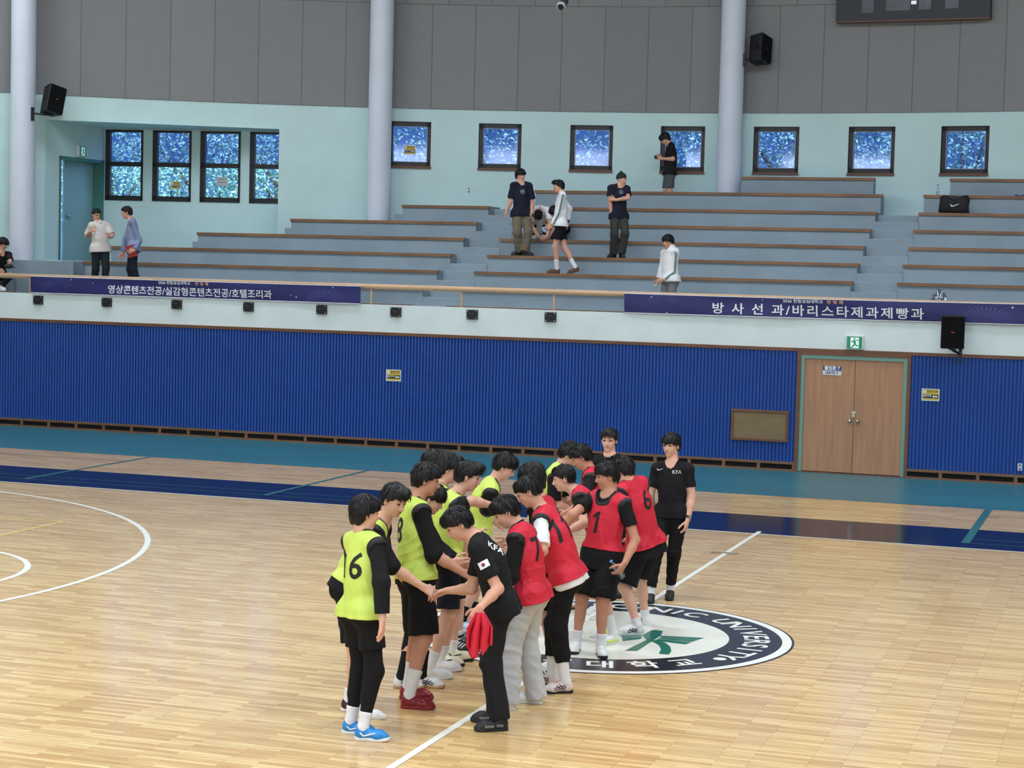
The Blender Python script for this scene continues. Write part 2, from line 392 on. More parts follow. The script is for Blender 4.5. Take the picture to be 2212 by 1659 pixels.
# windows in the drum wall
for k, (a, b) in enumerate(WINS):
    am = rad((a + b) / 2); P0 = arc_pt(rad(a), WZ0); P1 = arc_pt(rad(b), WZ0)
    u = P1 - P0; w = np.linalg.norm(u); u = u / w; n = np.array([-u[1], u[0], 0]); n = n if n @ (P0[0:3] - np.array([*ARC_C, 0])) > 0 else -n
    zz = np.array([0, 0, 1.0]); hgt = WZ1 - WZ0
    root = bpy.data.objects.new('window_%d' % (k + 1), None); COL.objects.link(root); root['kind'] = 'structure'; root.location = tuple((P0 + P1) / 2)
    fr = MB(); t = .115
    fr.obox(P0 + n * .03, u * w, n * .07, zz * .15).obox(P0 + n * .03 + zz * (hgt - t), u * w, n * .07, zz * t)
    fr.obox(P0 + n * .03, u * t, n * .07, zz * hgt).obox(P0 + n * .03 + u * (w - t * .8), u * t * .8, n * .07, zz * hgt)
    obj('window_frame', fr, M_winframe, root)
    rv = MB()
    rv.obox(P0 - u * .001, u * .012, n * .2, zz * hgt).obox(P0 + u * (w - .011), u * .012, n * .2, zz * hgt).obox(P0 + zz * (hgt - .011), u * w, n * .2, zz * .012)
    obj('reveal', rv, M_winframe, root)
    obj('window_sill', MB().obox(P0 - n * .04 - u * .01 - zz * .005, u * (w + .02), n * .22, zz * .055), M_sill, root)
    obj('pane', MB().obox(P0 + n * .055 + u * t + zz * .15, u * (w - t * 1.8), n * .008, zz * (hgt - t - .15)), M_glass, root)
    rim = MB(); e = .006; q0 = P0 + n * .025 + u * (t - .012) + zz * (.15 - .012); ww = w - t * 1.8 + .024; hh = hgt - t - .15 + .024
    rim.obox(q0, u * ww, n * .006, zz * .012).obox(q0 + zz * (hh - .012), u * ww, n * .006, zz * .012).obox(q0, u * .012, n * .006, zz * hh).obox(q0 + u * (ww - .012), u * .012, n * .006, zz * hh)
    obj('glazing_bead', rim, mat('glazing_bead', (150, 170, 190), .5), root)
    obj('latch', MB().obox(P0 + n * .0 + u * (w * .5 - .05) + zz * (hgt - t + .02), u * .1, n * .03, zz * .02), M_black, root)
# stair alcove on the left: side walls, ceiling, back wall with four tall windows
PA, PB = np.array([-22.45, 38.02, 0]), np.array([-17.9, 38.80, 0])
FA, FB = arc_pt(rad(AL0), 0), arc_pt(rad(AL1), 0)
ub = (PB - PA) / np.linalg.norm(PB - PA); nb = np.array([-ub[1], ub[0], 0])
zv = lambda P, z: np.array([P[0], P[1], z])
LB = np.linalg.norm(PB - PA)
aw = []
for x0, x1, yt, yb in ((229, 308, 277, 433), (331, 412, 278, 436), (434, 518, 279.5, 438), (541, 624, 281, 440)):
    a = at_plane(x0, yt, PA, nb); b = at_plane(x1, yb, PA, nb); aw.append(((a - PA) @ ub, (b - PA) @ ub, b[2], AZ1 - .03))
ss = sorted(set([-.02, LB] + [t for w in aw for t in w[:2]])); zb0 = aw[1][2]
bw = MB()
for a, b in zip(ss[:-1], ss[1:]):
    m = (a + b) / 2; win = any(w[0] < m < w[1] for w in aw)
    for z0, z1 in ((AZ0, zb0), (zb0, AZ1 - .03), (AZ1 - .03, AZ1)):
        if win and z0 == zb0: continue
        bw.quad(zv(PA + ub * a, z0), zv(PA + ub * b, z0), zv(PA + ub * b, z1), zv(PA + ub * a, z1))
bw.quad(zv(FB, AZ0), zv(PB, AZ0), zv(PB, AZ1), zv(FB, AZ1))
bw.quad(zv(FA, AZ1), zv(FB, AZ1), zv(PB, AZ1), zv(PA, AZ1))
struct('wall_alcove', bw, M_wall)
for k, (a, b, z0, z1) in enumerate(aw):
    P0 = zv(PA + ub * a, zb0); w = b - a; zz = np.array([0, 0, 1.0]); hgt = z1 - zb0; n = nb; u = ub
    root = bpy.data.objects.new('window_%d' % (k + 8), None); COL.objects.link(root); root['kind'] = 'structure'; root.location = tuple(P0)
    t = .07; mid = hgt * .485
    fr = MB().obox(P0 - n * .02, u * w, n * .12, zz * .11).obox(P0 - n * .02 + zz * (hgt - .05), u * w, n * .12, zz * .05).obox(P0 - n * .02, u * (t + .04), n * .12, zz * hgt).obox(P0 - n * .02 + u * (w - t * .7), u * t * .7, n * .12, zz * hgt).obox(P0 - n * .02 + zz * mid, u * w, n * .12, zz * .10)
    obj('window_frame', fr, M_winframe, root)
    obj('pane', MB().obox(P0 + n * .05 + u * t + zz * .1, u * (w - 1.6 * t), n * .006, zz * (mid - .1)), M_glass2, root)
    obj('pane', MB().obox(P0 + n * .05 + u * t + zz * (mid + .1), u * (w - 1.6 * t), n * .006, zz * (hgt - mid - .14)), M_glass, root)
    obj('handle', MB().tube([P0 - n * .03 + u * w * .52 + zz * .09, P0 - n * .06 + u * w * .50 + zz * .17, P0 - n * .05 + u * w * .53 + zz * .24], .012, 8), M_black, root)
# side wall with the stair door
ul = (PA - FA); LL = np.linalg.norm(ul); ul = ul / LL; nl = np.array([-ul[1], ul[0], 0])     # nl points outwards (-X)
da = (at_plane(127, 450, FA, nl) - FA) @ ul; db = (at_plane(222, 450, FA, nl) - FA) @ ul; dz = at_plane(170, 341, FA, nl)[2]
sw = MB()
sw.quad(zv(FA, AZ0), zv(FA + ul * da, AZ0), zv(FA + ul * da, AZ1), zv(FA, AZ1))
sw.quad(zv(FA + ul * db, AZ0), zv(PA, AZ0), zv(PA, AZ1), zv(FA + ul * db, AZ1))
sw.quad(zv(FA + ul * da, dz), zv(FA + ul * db, dz), zv(FA + ul * db, AZ1), zv(FA + ul * da, AZ1))
struct('wall_left', sw, M_wall)
dr = bpy.data.objects.new('door_2', None); COL.objects.link(dr); dr['kind'] = 'structure'; dr.location = tuple(zv(FA + ul * da, AZ0))
Z3 = np.array([0, 0, 1.0]); D0 = zv(FA + ul * da, AZ0); dw = db - da; dh = dz - AZ0
obj('frame', MB().obox(D0 - nl * .02, ul * .06, nl * .34, Z3 * dh).obox(D0 - nl * .02 + ul * (dw - .12), ul * .12, nl * .34, Z3 * dh).obox(D0 - nl * .02 + Z3 * (dh - .07), ul * dw, nl * .34, Z3 * .07), mat('jamb_green', (70, 122, 110), .5), dr)
lf = obj('door_leaf', MB().obox(D0 + nl * .2 + ul * .50, ul * (dw - .6), nl * .045, Z3 * (dh - .06)), mat('door_mint', (138, 176, 180), .5), dr)
obj('knob', MB().sphere(D0 + nl * .15 + ul * .60 + Z3 * .98, .045).tube([D0 + nl * .2 + ul * .60 + Z3 * .98, D0 + nl * .12 + ul * .72 + Z3 * .98], .016, 8), M_chrome, lf, True)
gl = MB()
for z in (0.0, .70, 1.15, 1.95): gl.obox(D0 + nl * .32 + ul * .03 + Z3 * z, ul * .5, nl * .05, Z3 * .09)
gl.obox(D0 + nl * .32 + ul * .06, ul * .16, nl * .05, Z3 * (dh - .1))
obj('side_light_frame', gl, M_winframe, dr)
obj('side_light_pane', MB().obox(D0 + nl * .34 + ul * .12, ul * .4, nl * .006, Z3 * (dh - .1)), M_glass2, dr)

# concrete stand: landing, tiers with wooden nosings, stair aisles
TY = [33.6 + .75 * i for i in range(9)]; TZ = [2.67, 3.0, 3.33, 3.665, 4.005, 4.35, 4.71, 5.09, 5.46]
struct('floor_gallery', MB().box(-34, 8, YW + .18, 33.62, 2.15, 2.33), M_grey)
AX = [(-13.27, -12.47), (-5.14, -4.28)]
def stand(label, spans):
    t0 = thing('seating_tiers', ((spans[0][1] + spans[0][2]) / 2, TY[0], 2.33), label, 'seating', 'concrete seating tiers in the gallery')
    for i, x0, x1 in spans:
        y1 = TY[i] + .80 if i < 8 else 40.3
        if i == 7: y1 = TY[i] + .5
        if i == 8: y1 = 39.95
        if x1 < -21.9: y1 = min(y1, 34.68)
        x1 = min(x1, ARC_C[0] + math.sqrt(ARC_R ** 2 - (y1 - ARC_C[1]) ** 2) - .06); x0 = max(x0, ARC_C[0] - math.sqrt(ARC_R ** 2 - (y1 - ARC_C[1]) ** 2) + .06)
        t = obj('tier', MB().box(x0, x1, TY[i] + .02, y1, 2.16, TZ[i] - .055), M_grey, t0)
        obj('nosing', MB().box(x0 - .015, x1 + .03, TY[i] - .01, TY[i] + .09, TZ[i] - .058, TZ[i]), M_nosing, t)
        obj('tread', MB().box(x0, x1, TY[i] + .09, y1, TZ[i] - .055, TZ[i] - .004), M_grey, t)
    return t0
stand('long grey concrete seating tiers with brown nosings on the left side of the stands', [(0, -21.0, AX[0][0]), (1, -21.0, AX[0][0]), (2, -21.19, AX[0][0]), (3, -21.0, AX[0][0]), (4, -19.33, AX[0][0]), (5, -17.49, AX[0][0]), (6, -15.22, AX[0][0])])
stand('grey concrete seating tiers with brown nosings between the two stair aisles', [(i, AX[0][1], AX[1][0]) for i in range(8)] + [(8, -8.15, -5.40)])
stand('grey concrete seating tiers with brown nosings at the right edge holding the sports bag', [(i, AX[1][1], 3) for i in range(8)] + [(8, -3.85, 3)])
stand('short grey concrete tiers at the far left where the man in black sits', [(0, -28, -21.93), (1, -28, -22.6)])
for (x0, x1), lb in zip(AX, ('stair aisle between the left and middle seating tiers', 'stair aisle between the middle and right seating tiers')):
    st = thing('stairway', ((x0 + x1) / 2, 33.6, 2.33), 'grey concrete ' + lb, 'stairs', 'stair aisles in the stands')
    for i in range(7 if x0 < -10 else 7):
        obj('stair_step', MB().box(x0 + .001, x1 - .001, TY[i], TY[i] + .40, 2.16, TZ[i] - .19), M_grey, st, bevel=.012)
        obj('stair_step', MB().box(x0 + .001, x1 - .001, TY[i] + .36, TY[i] + .80, 2.16, TZ[i] - .004 if i < 6 else TZ[i] - .05), M_grey, st, bevel=.012)
struct('light_stop_slab', MB().box(-34, 20, YW - .3, 42, -.4, -.205), M_grey)  # unseen slab, added to keep sky light from shining up under the stands
struct('floor_landing', MB().box(-28, -21.2, 34.70, 40, 2.16, 3.315).box(-22.5, -17.4, 35.9, 39, 2.16, 3.325), M_grey)
struct('floor_walkway', MB().box(-15.2, 3, 38.6, 41, 2.16, 4.66).box(-17.3, -15.24, 38.16, 39.5, 2.16, 4.30), M_grey)
hs = MB()
for i, x, w in ((6, -15.22, .19), (5, -17.49, .16), (4, -19.33, .14)): hs.box(x - w, x, TY[i] + .05, TY[i] + .5, 2.16, TZ[i] - .2)
struct('floor_steps', hs, M_grey)

# columns of the hall
PIL = []
for k, (px, py) in enumerate(((48, 400), (820, 300), (1578, 250))):
    P = at_arc(px, py, ARC_R - .45); PIL.append(P)
    struct('column_%d' % (k + 1), MB().tube([(P[0], P[1], 2.2), (P[0], P[1], 12)], .258, 48, False), M_pillar, smooth=True)
# railing
rl = thing('railing', (-12, YW + .1, 2.665), 'light wooden handrail on slim posts along the top of the white parapet', 'railing')
obj('handrail', MB().tube([(-30, YW + .09, 3.0), (4, YW + .09, 3.0)], .05, 20), M_rail, rl, True)
for px in (-200, 65, 802, 997, 1197, 1400, 1610, 1830, 2060):
    x = at_y(px, 640, YW + .09)[0]
    obj('post', MB().tube([(x, YW + .09, 2.66), (x, YW + .09, 2.98)], .021, 12).tube([(x, YW + .09, 2.66), (x, YW + .09, 2.668)], .045, 12), M_post, rl, True)
# ================================================================== OBJECTS OF THE HALL
XX = np.array([1.0, 0, 0]); ZZ = np.array([0, 0, 1.0]); YY = np.array([0, 1.0, 0])
# black cover boxes along the parapet
ords = ['first', 'second', 'third', 'fourth', 'fifth', 'sixth', 'seventh', 'eighth']
for k, px in enumerate((84, 232, 383, 538, 696, 856, 1021, 1190)):
    py = (648, 653, 657.5, 663, 668.5, 674, 679.5, 685)[k]
    c = at_y(px, py, YW); w, h = .105, .088
    t = thing('cable_box', (c[0], YW, c[2]), 'small square black cover box on the white parapet, %s from the left' % ords[k], 'cover box', 'black boxes along the parapet')
    obj('cover', MB().box(c[0] - w, c[0] + w, YW - .05, YW, c[2] - h, c[2] + h), M_black, t, bevel=.006)
    sc = MB()
    for sx in (-1, 1):
        for sz in (-1, 1): sc.tube([(c[0] + sx * .08, YW - .049, c[2] + sz * .066), (c[0] + sx * .08, YW - .054, c[2] + sz * .066)], .011, 8)
    obj('screw', sc, M_chrome, t)
    obj('slot', MB().box(c[0] - .075, c[0] + .02, YW - .054, YW - .049, c[2] + .014, c[2] + .024), M_ivory if False else mat('slot_grey', (70, 72, 78), .5), t)

# banners hung from the handrail
def banner(px0, px1, y_t0, y_t1, y_b0, y_b1, label, texts, stars, bursts, sag):
    yb = YW - .012
    a0, a1 = at_y(px0, y_t0, yb), at_y(px1, y_t1, yb); b0, b1 = at_y(px0, y_b0, yb), at_y(px1, y_b1, yb)
    nx, nz = 120, 10; mb = MB(); vs = []
    def pt(s, t, out=0):
        top = a0 + (a1 - a0) * s; bot = b0 + (b1 - b0) * s
        top = top - ZZ * sag * (math.sin(PI * min(1, s * 1.0)) ** .6)
        p = top + (bot - top) * t
        d = .012 * math.sin(s * 23 + t * 2.2) * (1 - t * .5) + .010 * math.sin(s * 9 - t * 4) + .008 * math.exp(-((s * 14 - t * 2.2) ** 2))
        return np.array([p[0], yb - .022 + d - out, p[2]])
    for j in range(nz + 1):
        for i in range(nx + 1): vs.append(pt(i / nx, j / nz))
    mb.add(vs, [(j * (nx + 1) + i, (j + 1) * (nx + 1) + i, (j + 1) * (nx + 1) + i + 1, j * (nx + 1) + i + 1) for j in range(nz) for i in range(nx)])
    root = thing('banner', (a0 + a1) / 2, label, 'banner', 'event banners on the gallery rail')
    ob = obj('cloth', mb, M_banner, root, True)
    W_ = a1[0] - a0[0]; H_ = a0[2] - b0[2]
    def ink(name, m, VF, sx, sy, cs, ct):   # flat ink laid on the cloth
        o2 = MB(); V = []
        for p in VF[0]: V.append(pt(cs + p[0] * sx / W_, ct - p[1] * sy / H_, .010))
        o2.add(V, VF[1]); obj(name, o2, m, root)
    for s, size, cs, ct, m, sx, sp in texts: ink('lettering', m, text_poly(s, size, bold=size * .014, space=sp), sx, 1, cs, ct)
    star = ([(math.cos(i * PI / 4) * (1 if i % 2 == 0 else .3), math.sin(i * PI / 4) * (1 if i % 2 == 0 else .3)) for i in range(8)], [tuple(range(8))])
    for cs, ct, r in stars: ink('star', M_bannertext, star, r, r, cs, ct)
    for cs, ct, r in bursts:
        V, Fc = [], []
        for i in range(17):
            a = PI * (i + .5) / 17; o = len(V); r0 = .25 + .1 * (i % 3)
            for rr, da in ((r0, -.012), (1, -.012), (1, .012), (r0, .012)): V.append((math.cos(a + da) * rr, math.sin(a + da) * rr))
            Fc.append((o, o + 1, o + 2, o + 3))
        ink('burst', M_pale, (V, Fc), r, r * .55, cs, ct)
    n = 120
    for t0 in (0, 1):
        edge = MB(); P = [pt(i / n, t0, .002) for i in range(n + 1)]
        for i in range(n): edge.quad(P[i], P[i + 1], P[i + 1] + ZZ * .012, P[i] + ZZ * .012)
        obj('hem', edge, M_bannertext, root)
    cord = MB()
    for i in range(0, 25):
        p = pt(i / 24, 0); cord.tube([p + np.array([0, .004, 0]), (p[0] + .02, YW + .09 - .052, 3.02)], .004, 5)
    obj('cord', cord, M_bannertext, root)
    return root
banner(67, 780, 597, 619, 632.5, 657, 'dark blue banner with closely set white Korean lettering on the left part of the rail',
       [('영상콘텐츠전공/실감형콘텐츠전공/호텔조리과', .178, .495, .655, M_bannertext, 1.05, 1.0), ('2026 한림성심대학교', .072, .452, .13, M_bannertext, 1.12, 1.0), ('한 빛 제', .072, .535, .14, M_orange, 1.2, 1.0)],
       [(.13, .12, .022), (.20, .28, .016), (.80, .62, .016), (.815, .72, .024), (.92, .1, .02)], [(.90, .95, .42), (.09, .62, .36)], .004)
banner(1349, 2240, 634, 658, 676, 703, 'dark blue banner with widely spaced white Korean lettering on the rail to the right',
       [('방 사 선 과/바리스타제과제빵과', .212, .482, .64, M_bannertext, 1.15, 1.25), ('2026 한림성심대학교', .072, .450, .13, M_bannertext, 1.12, 1.0), ('한 빛 제', .072, .528, .14, M_orange, 1.2, 1.0)],
       [(.07, .12, .02), (.11, .92, .02), (.945, .16, .028), (.35, .1, .016)], [(.885, .9, .46), (.10, .42, .3)], .012)

# loudspeakers
def speaker(c, w, h, d, yaw, tilt, roll, label, bracket, grille_front=True):
    R = Matrix.Rotation(yaw, 3, 'Z') @ Matrix.Rotation(tilt, 3, 'X') @ Matrix.Rotation(roll, 3, 'Y')
    T = lambda p: np.array(R @ Vector(p)) + np.asarray(c)
    t = thing('loudspeaker', c, label, 'loudspeaker', 'black loudspeakers')
    f = -d / 2
    poly = [(-w / 2, f), (w / 2, f), (w * .36, d / 2), (-w * .36, d / 2)]
    mb = MB(); mb.add([T((p[0], p[1], z)) for z in (-h / 2, h / 2) for p in poly], [(0, 3, 2, 1), (4, 5, 6, 7), (0, 1, 5, 4), (1, 2, 6, 5), (2, 3, 7, 6), (3, 0, 4, 7)])
    cb = obj('cabinet', mb, M_black, t, bevel=.02)
    g = MB(); g.add([T((x, f - e, z)) for e in (.0, .018) for x, z in ((-w * .46, -h * .46), (w * .46, -h * .46), (w * .46, h * .46), (-w * .46, h * .46))], [(0, 1, 2, 3), (7, 6, 5, 4), (0, 4, 5, 1), (1, 5, 6, 2), (2, 6, 7, 3), (3, 7, 4, 0)])
    obj('grille', g, mat('grille_black', (11, 11, 12), .9, .2), t)
    obj('badge', MB().add([T((x, f - .021, z)) for x, z in ((-w * .07, -h * .02), (w * .07, -h * .02), (w * .07, h * .005), (-w * .07, h * .005))], [(0, 1, 2, 3)]), mat('badge_red', (196, 70, 50), .5), t)
    hd = MB()
    for zz in (-.035, .035): hd.add([T((-w / 2 - .002 + e, x, z)) for e in (0, -.006) for x, z in ((-.03 + zz, -.06), (-.005 + zz, -.06), (-.005 + zz, .06), (-.03 + zz, .06))], [(0, 1, 2, 3), (7, 6, 5, 4)])
    obj('handle_recess', hd, M_dark, t)
    br = MB(); b0, b1 = map(np.asarray, bracket)
    bot = T((0, .0, -h / 2 - .02))
    br.tube([b0, b1, bot], .022, 8); br.obox(bot - .06 * (np.array(R @ Vector((1, 0, 0)))) - .06 * np.array(R @ Vector((0, 1, 0))), np.array(R @ Vector((.12, 0, 0))), np.array(R @ Vector((0, .16, 0))), np.array(R @ Vector((0, 0, .03))))
    n = (b0 - b1) / np.linalg.norm(b0 - b1); br.obox(b0 - n * .02 + np.array([-.03, -.03, -.16]), (.05, 0, 0), (0, .06, 0), (0, 0, .28))
    obj('bracket', br, M_black, t)
    return t
p1, p3 = PIL[0], PIL[2]
q = at_d(113, 217, depth((p1[0], p1[1], 6.4)) - .05)
speaker(q, .40, .60, .36, rad(62), rad(-6), rad(14), 'black loudspeaker tilted downward on the leftmost round column', ((p1[0] + .25, p1[1] - .05, q[2] - .28), (p1[0] + .40, p1[1] - .06, q[2] - .30)))
q = at_d(1641, 107, depth((p3[0], p3[1], 8)) - .05)
speaker(q, .40, .60, .34, rad(70), rad(-6), rad(13), 'black loudspeaker tilted downward on the rightmost round column', ((p3[0] + .25, p3[1] - .05, q[2] - .22), (p3[0] + .40, p3[1] - .06, q[2] - .25)))
q = at_y(2058, 717, YW - .32)
speaker(q, .395, .56, .30, rad(6), 0, 0, 'black loudspeaker mounted on the white parapet in front of the right banner', ((q[0] + .12, YW - .01, q[2] - .36), (q[0] + .11, YW - .2, q[2] - .36)))

# emergency exit light above the double door
def exit_sign(o, u, n, w, h, label):
    o, u, n = map(np.asarray, (o, u, n)); t = thing('exit_sign', o, label, 'exit sign', 'emergency exit lights')
    obj('housing', MB().obox(o - u * w / 2 - ZZ * h / 2, u * w, n * .07, ZZ * h), M_ivory, t, bevel=.012)
    f = n * .072
    obj('face', MB().obox(o + f - u * w * .42 - ZZ * h * .43, u * w * .84, n * .003, ZZ * h * .86), M_signgreen, t)
    mw, mg = MB(), MB()
    def pl(mb, pts, e):
        P = [o + f + n * e + u * (x - .5) * w * .84 + ZZ * (y - .5) * h * .86 for x, y in pts]; mb.add(P, [tuple(range(len(P)))])
    pl(mw, [(.24, .06), (.80, .06), (.80, .92), (.24, .92)], .006)
    pl(mg, [(.44, .78), (.50, .74), (.55, .78), (.56, .85), (.50, .89), (.44, .85)], .009)
    pl(mg, [(.40, .70), (.58, .70), (.60, .42), (.47, .36)], .010)
    pl(mg, [(.58, .70), (.74, .66), (.86, .74), (.86, .80), (.73, .73), (.56, .76)], .011)
    pl(mg, [(.40, .70), (.28, .58), (.33, .50), (.38, .54), (.36, .58), (.46, .64)], .012)
    pl(mg, [(.47, .40), (.58, .36), (.44, .18), (.30, .04), (.24, .10), (.37, .24)], .013)
    pl(mg, [(.50, .42), (.60, .42), (.68, .30), (.84, .30), (.84, .23), (.64, .22)], .014)
    obj('doorway_shape', mw, M_signwhite, t); obj('running_figure', mg, M_signgreen, t)
c = at_y(1847, 740, YW - .001)
exit_sign((c[0], YW - .0, c[2]), (1, 0, 0), (0, -1, 0), .305, .245, 'square green running figure exit sign above the double wooden door')
P0 = at_plane(173, 327, FA, nl)
exit_sign(P0 - nl * .0, ul, -nl, .30, .24, 'green running figure exit sign in the alcove above the stair door')
# gate sign on the door
a, b = at_y(1778, 790, YW), at_y(1817, 811, YW); cx, cz, w, h = (a[0] + b[0]) / 2, (a[2] + b[2]) / 2, abs(b[0] - a[0]), abs(a[2] - b[2])
t = thing('door_sign', (cx, YW, cz), 'small blue and white gate number sign on the double wooden door', 'sign')
obj('plate', MB().box(cx - w / 2, cx + w / 2, YW - .008, YW, cz - h / 2, cz + h / 2), M_paper, t)
obj('blue_field', MB().box(cx - w / 2, cx + w / 2, YW - .010, YW - .007, cz, cz + h / 2), M_signblue, t)
obj('lettering', flat(MB(), text_poly('출입문 7', .075, bold=.003), (cx, YW - .012, cz + h * .25), XX, ZZ), M_bannertext, t)
obj('lettering', flat(MB(), text_poly('GATE 7', .068, bold=.002), (cx, YW - .012, cz - h * .25), XX, ZZ), M_signblue, t)
# hung board
a, b = at_y(1581, 881, YW - .03), at_y(1702, 957, YW - .03)
t = thing('hatch_panel', ((a[0] + b[0]) / 2, YW, (a[2] + b[2]) / 2), 'brown framed plywood panel on the blue wall left of the door', 'panel')
x0, x1, z0, z1 = a[0], b[0], b[2] + .01, a[2] - .01
obj('board', MB().box(x0 + .03, x1 - .03, YW - .058, YW - .040, z0 + .03, z1 - .03), M_cork, t)
obj('frame', MB().box(x0, x1, YW - .075, YW - .040, z0, z0 + .045).box(x0, x1, YW - .075, YW - .040, z1 - .045, z1).box(x0, x0 + .045, YW - .075, YW - .040, z0 + .045, z1 - .045).box(x1 - .045, x1, YW - .075, YW - .040, z0 + .045, z1 - .045), M_trim, t, bevel=.005)
# yellow direction notices
def notice(o, u, n, w, h, label):
    o, u, n = map(np.asarray, (o, u, n)); t = thing('notice', o, label, 'notice', 'yellow direction notices')
    obj('paper', MB().obox(o - u * w / 2 - ZZ * h / 2, u * w, n * .003, ZZ * h), M_paper, t)
    def rect(mb, x0, x1, y0, y1, e): mb.obox(o + n * e + u * (x0 - .5) * w + ZZ * (y0 - .5) * h, u * (x1 - x0) * w, n * .001, ZZ * (y1 - y0) * h)
    m = MB(); rect(m, .06, .95, .52, .94, .003); rect(m, .06, .95, .08, .22, .003); obj('yellow_field', m, M_yellow, t)
    m = MB(); rect(m, .06, .95, .22, .52, .003); obj('black_field', m, M_black, t)
    m = MB(); c2 = o + n * .006 + u * (.17 - .5) * w + ZZ * (.74 - .5) * h
    m.add([c2 + u * .1 * w * math.cos(i * PI / 8) + ZZ * .13 * h * math.sin(i * PI / 8) for i in range(16)], [tuple(range(16))]); obj('round_emblem', m, M_paper, t)
    m = flat(MB(), text_poly('공연구역', h * .26, bold=.001), o + n * .006 + u * .10 * w + ZZ * .27 * h, u, ZZ, .95); obj('lettering', m, M_trim, t)
    m = flat(MB(), text_poly('출연구역', h * .20, bold=.001), o + n * .006 - u * .18 * w - ZZ * .10 * h, u, ZZ, .95); obj('lettering', m, M_paper, t)
    m = MB(); A = [(.60, .37), (.70, .50), (.70, .43), (.90, .43), (.90, .31), (.70, .31), (.70, .24)]
    m.add([o + n * .006 + u * (x - .5) * w + ZZ * (y - .5) * h for x, y in A], [(0, 1, 2), (0, 2, 5), (0, 5, 6), (2, 3, 4, 5)]); obj('arrow', m, M_paper, t)
c = at_y(850, 811, YW - .045); notice((c[0], YW - .042, c[2]), XX, -YY, .30, .215, 'yellow and black arrow notice on the blue wall between the left and middle players')
c = at_y(2010, 853, YW - .045); notice((c[0], YW - .042, c[2]), XX, -YY, .30, .205, 'yellow and black arrow notice on the blue wall right of the double door')
def win_u(k):
    a, b = WINS[k]; u = arc_pt(rad(b), 0) - arc_pt(rad(a), 0); u = u / np.linalg.norm(u); n = np.array([u[1], -u[0], 0]); return u, n
u_, n_ = win_u(0); c = at_arc(885, 324, ARC_R + .05); notice(c + n_ * .012, u_, n_, .27, .20, 'yellow and black arrow notice on the square window beside the middle column')
c = at_plane(380, 400, PA + nb * .04, nb); notice(c, ub, -nb, .235, .175, 'yellow and black arrow notice on the second tall alcove window')
c = at_plane(480, 392, PA + nb * .04, nb)
t = thing('paper_note', c, 'plain grey paper note on the third tall alcove window', 'note')
obj('sheet', MB().obox(c - ub * .13 - ZZ * .10, ub * .26, -nb * .003, ZZ * .2), mat('note_grey', (186, 190, 186), .7), t)
obj('lettering', MB().obox(c - ub * .09 + ZZ * .04 - nb * .004, ub * .18, -nb * .001, ZZ * .012).obox(c - ub * .09 - ZZ * .03 - nb * .004, ub * .16, -nb * .001, ZZ * .012), mat('ink_grey', (110, 110, 116), .8), t)
# outlets
def outlet(o, u, n, w, h, label):
    o, u, n = map(np.asarray, (o, u, n)); t = thing('wall_outlet', o, label, 'outlet', 'wall outlets')
    obj('plate', MB().obox(o - u * w / 2 - ZZ * h / 2, u * w, n * .012, ZZ * h), M_ivory, t, bevel=.004)
    m = MB()
    for dz_ in (-.25, .25): m.tube([o + n * .012 + ZZ * h * dz_, o + n * .016 + ZZ * h * dz_], w * .3, 14)
    obj('socket', m, mat('socket_grey', (120, 124, 124), .5), t)
c = at_y(2203, 1009, YW - .045); outlet((c[0], YW - .041, c[2]), XX, -YY, .075, .125, 'white outlet plate low on the blue wall at the right edge')
c = at_arc(1013, 411); u_ = np.array([math.cos(arc_th(c)), -math.sin(arc_th(c)), 0]); n_ = np.array([-math.sin(arc_th(c)), -math.cos(arc_th(c)), 0])
outlet(c, u_, n_, .08, .13, 'white outlet plate on the mint wall above the left seating tiers')
# scoreboard on the upper wall
a = at_arc(1805, 46, ARC_R - .25); b = at_arc(2138, 38.5, ARC_R - .25); u_ = (b - a) * np.array([1, 1, 0]); w = np.linalg.norm(u_); u_ = u_ / w; n_ = np.array([u_[1], -u_[0], 0]); z0 = (a[2] + b[2]) / 2
O = np.array([a[0], a[1], z0])
t = thing('scoreboard', O + u_ * w / 2, 'wide black unlit scoreboard high on the upper wall', 'scoreboard')
obj('cabinet', MB().obox(O, u_ * w, -n_ * .2, ZZ * 1.6), mat('scoreboard_black', (24, 29, 38), .5), t)
obj('bottom_rail', MB().obox(O - ZZ * .02, u_ * w, -n_ * .22, ZZ * .02), M_trim, t)
sg = mat('scoreboard_display', (60, 66, 70), .35, noise=.25, nscale=6)
for s0, s1, za, zb_ in ((.172, .252, .16, .44), (.332, .49, .19, .5), (.545, .625, .2, .5), (.715, .80, .2, .5)):
    obj('display', MB().obox(O + u_ * w * s0 + ZZ * za + n_ * .004, u_ * w * (s1 - s0), n_ * .01, ZZ * (zb_ - za)), sg, t)
obj('lamp', MB().obox(O + u_ * w * .495 + ZZ * .31 + n_ * .004, u_ * w * .035, n_ * .02, ZZ * .075), mat('lamp_white', (220, 226, 230), .4, emit=.5), t, bevel=.02)
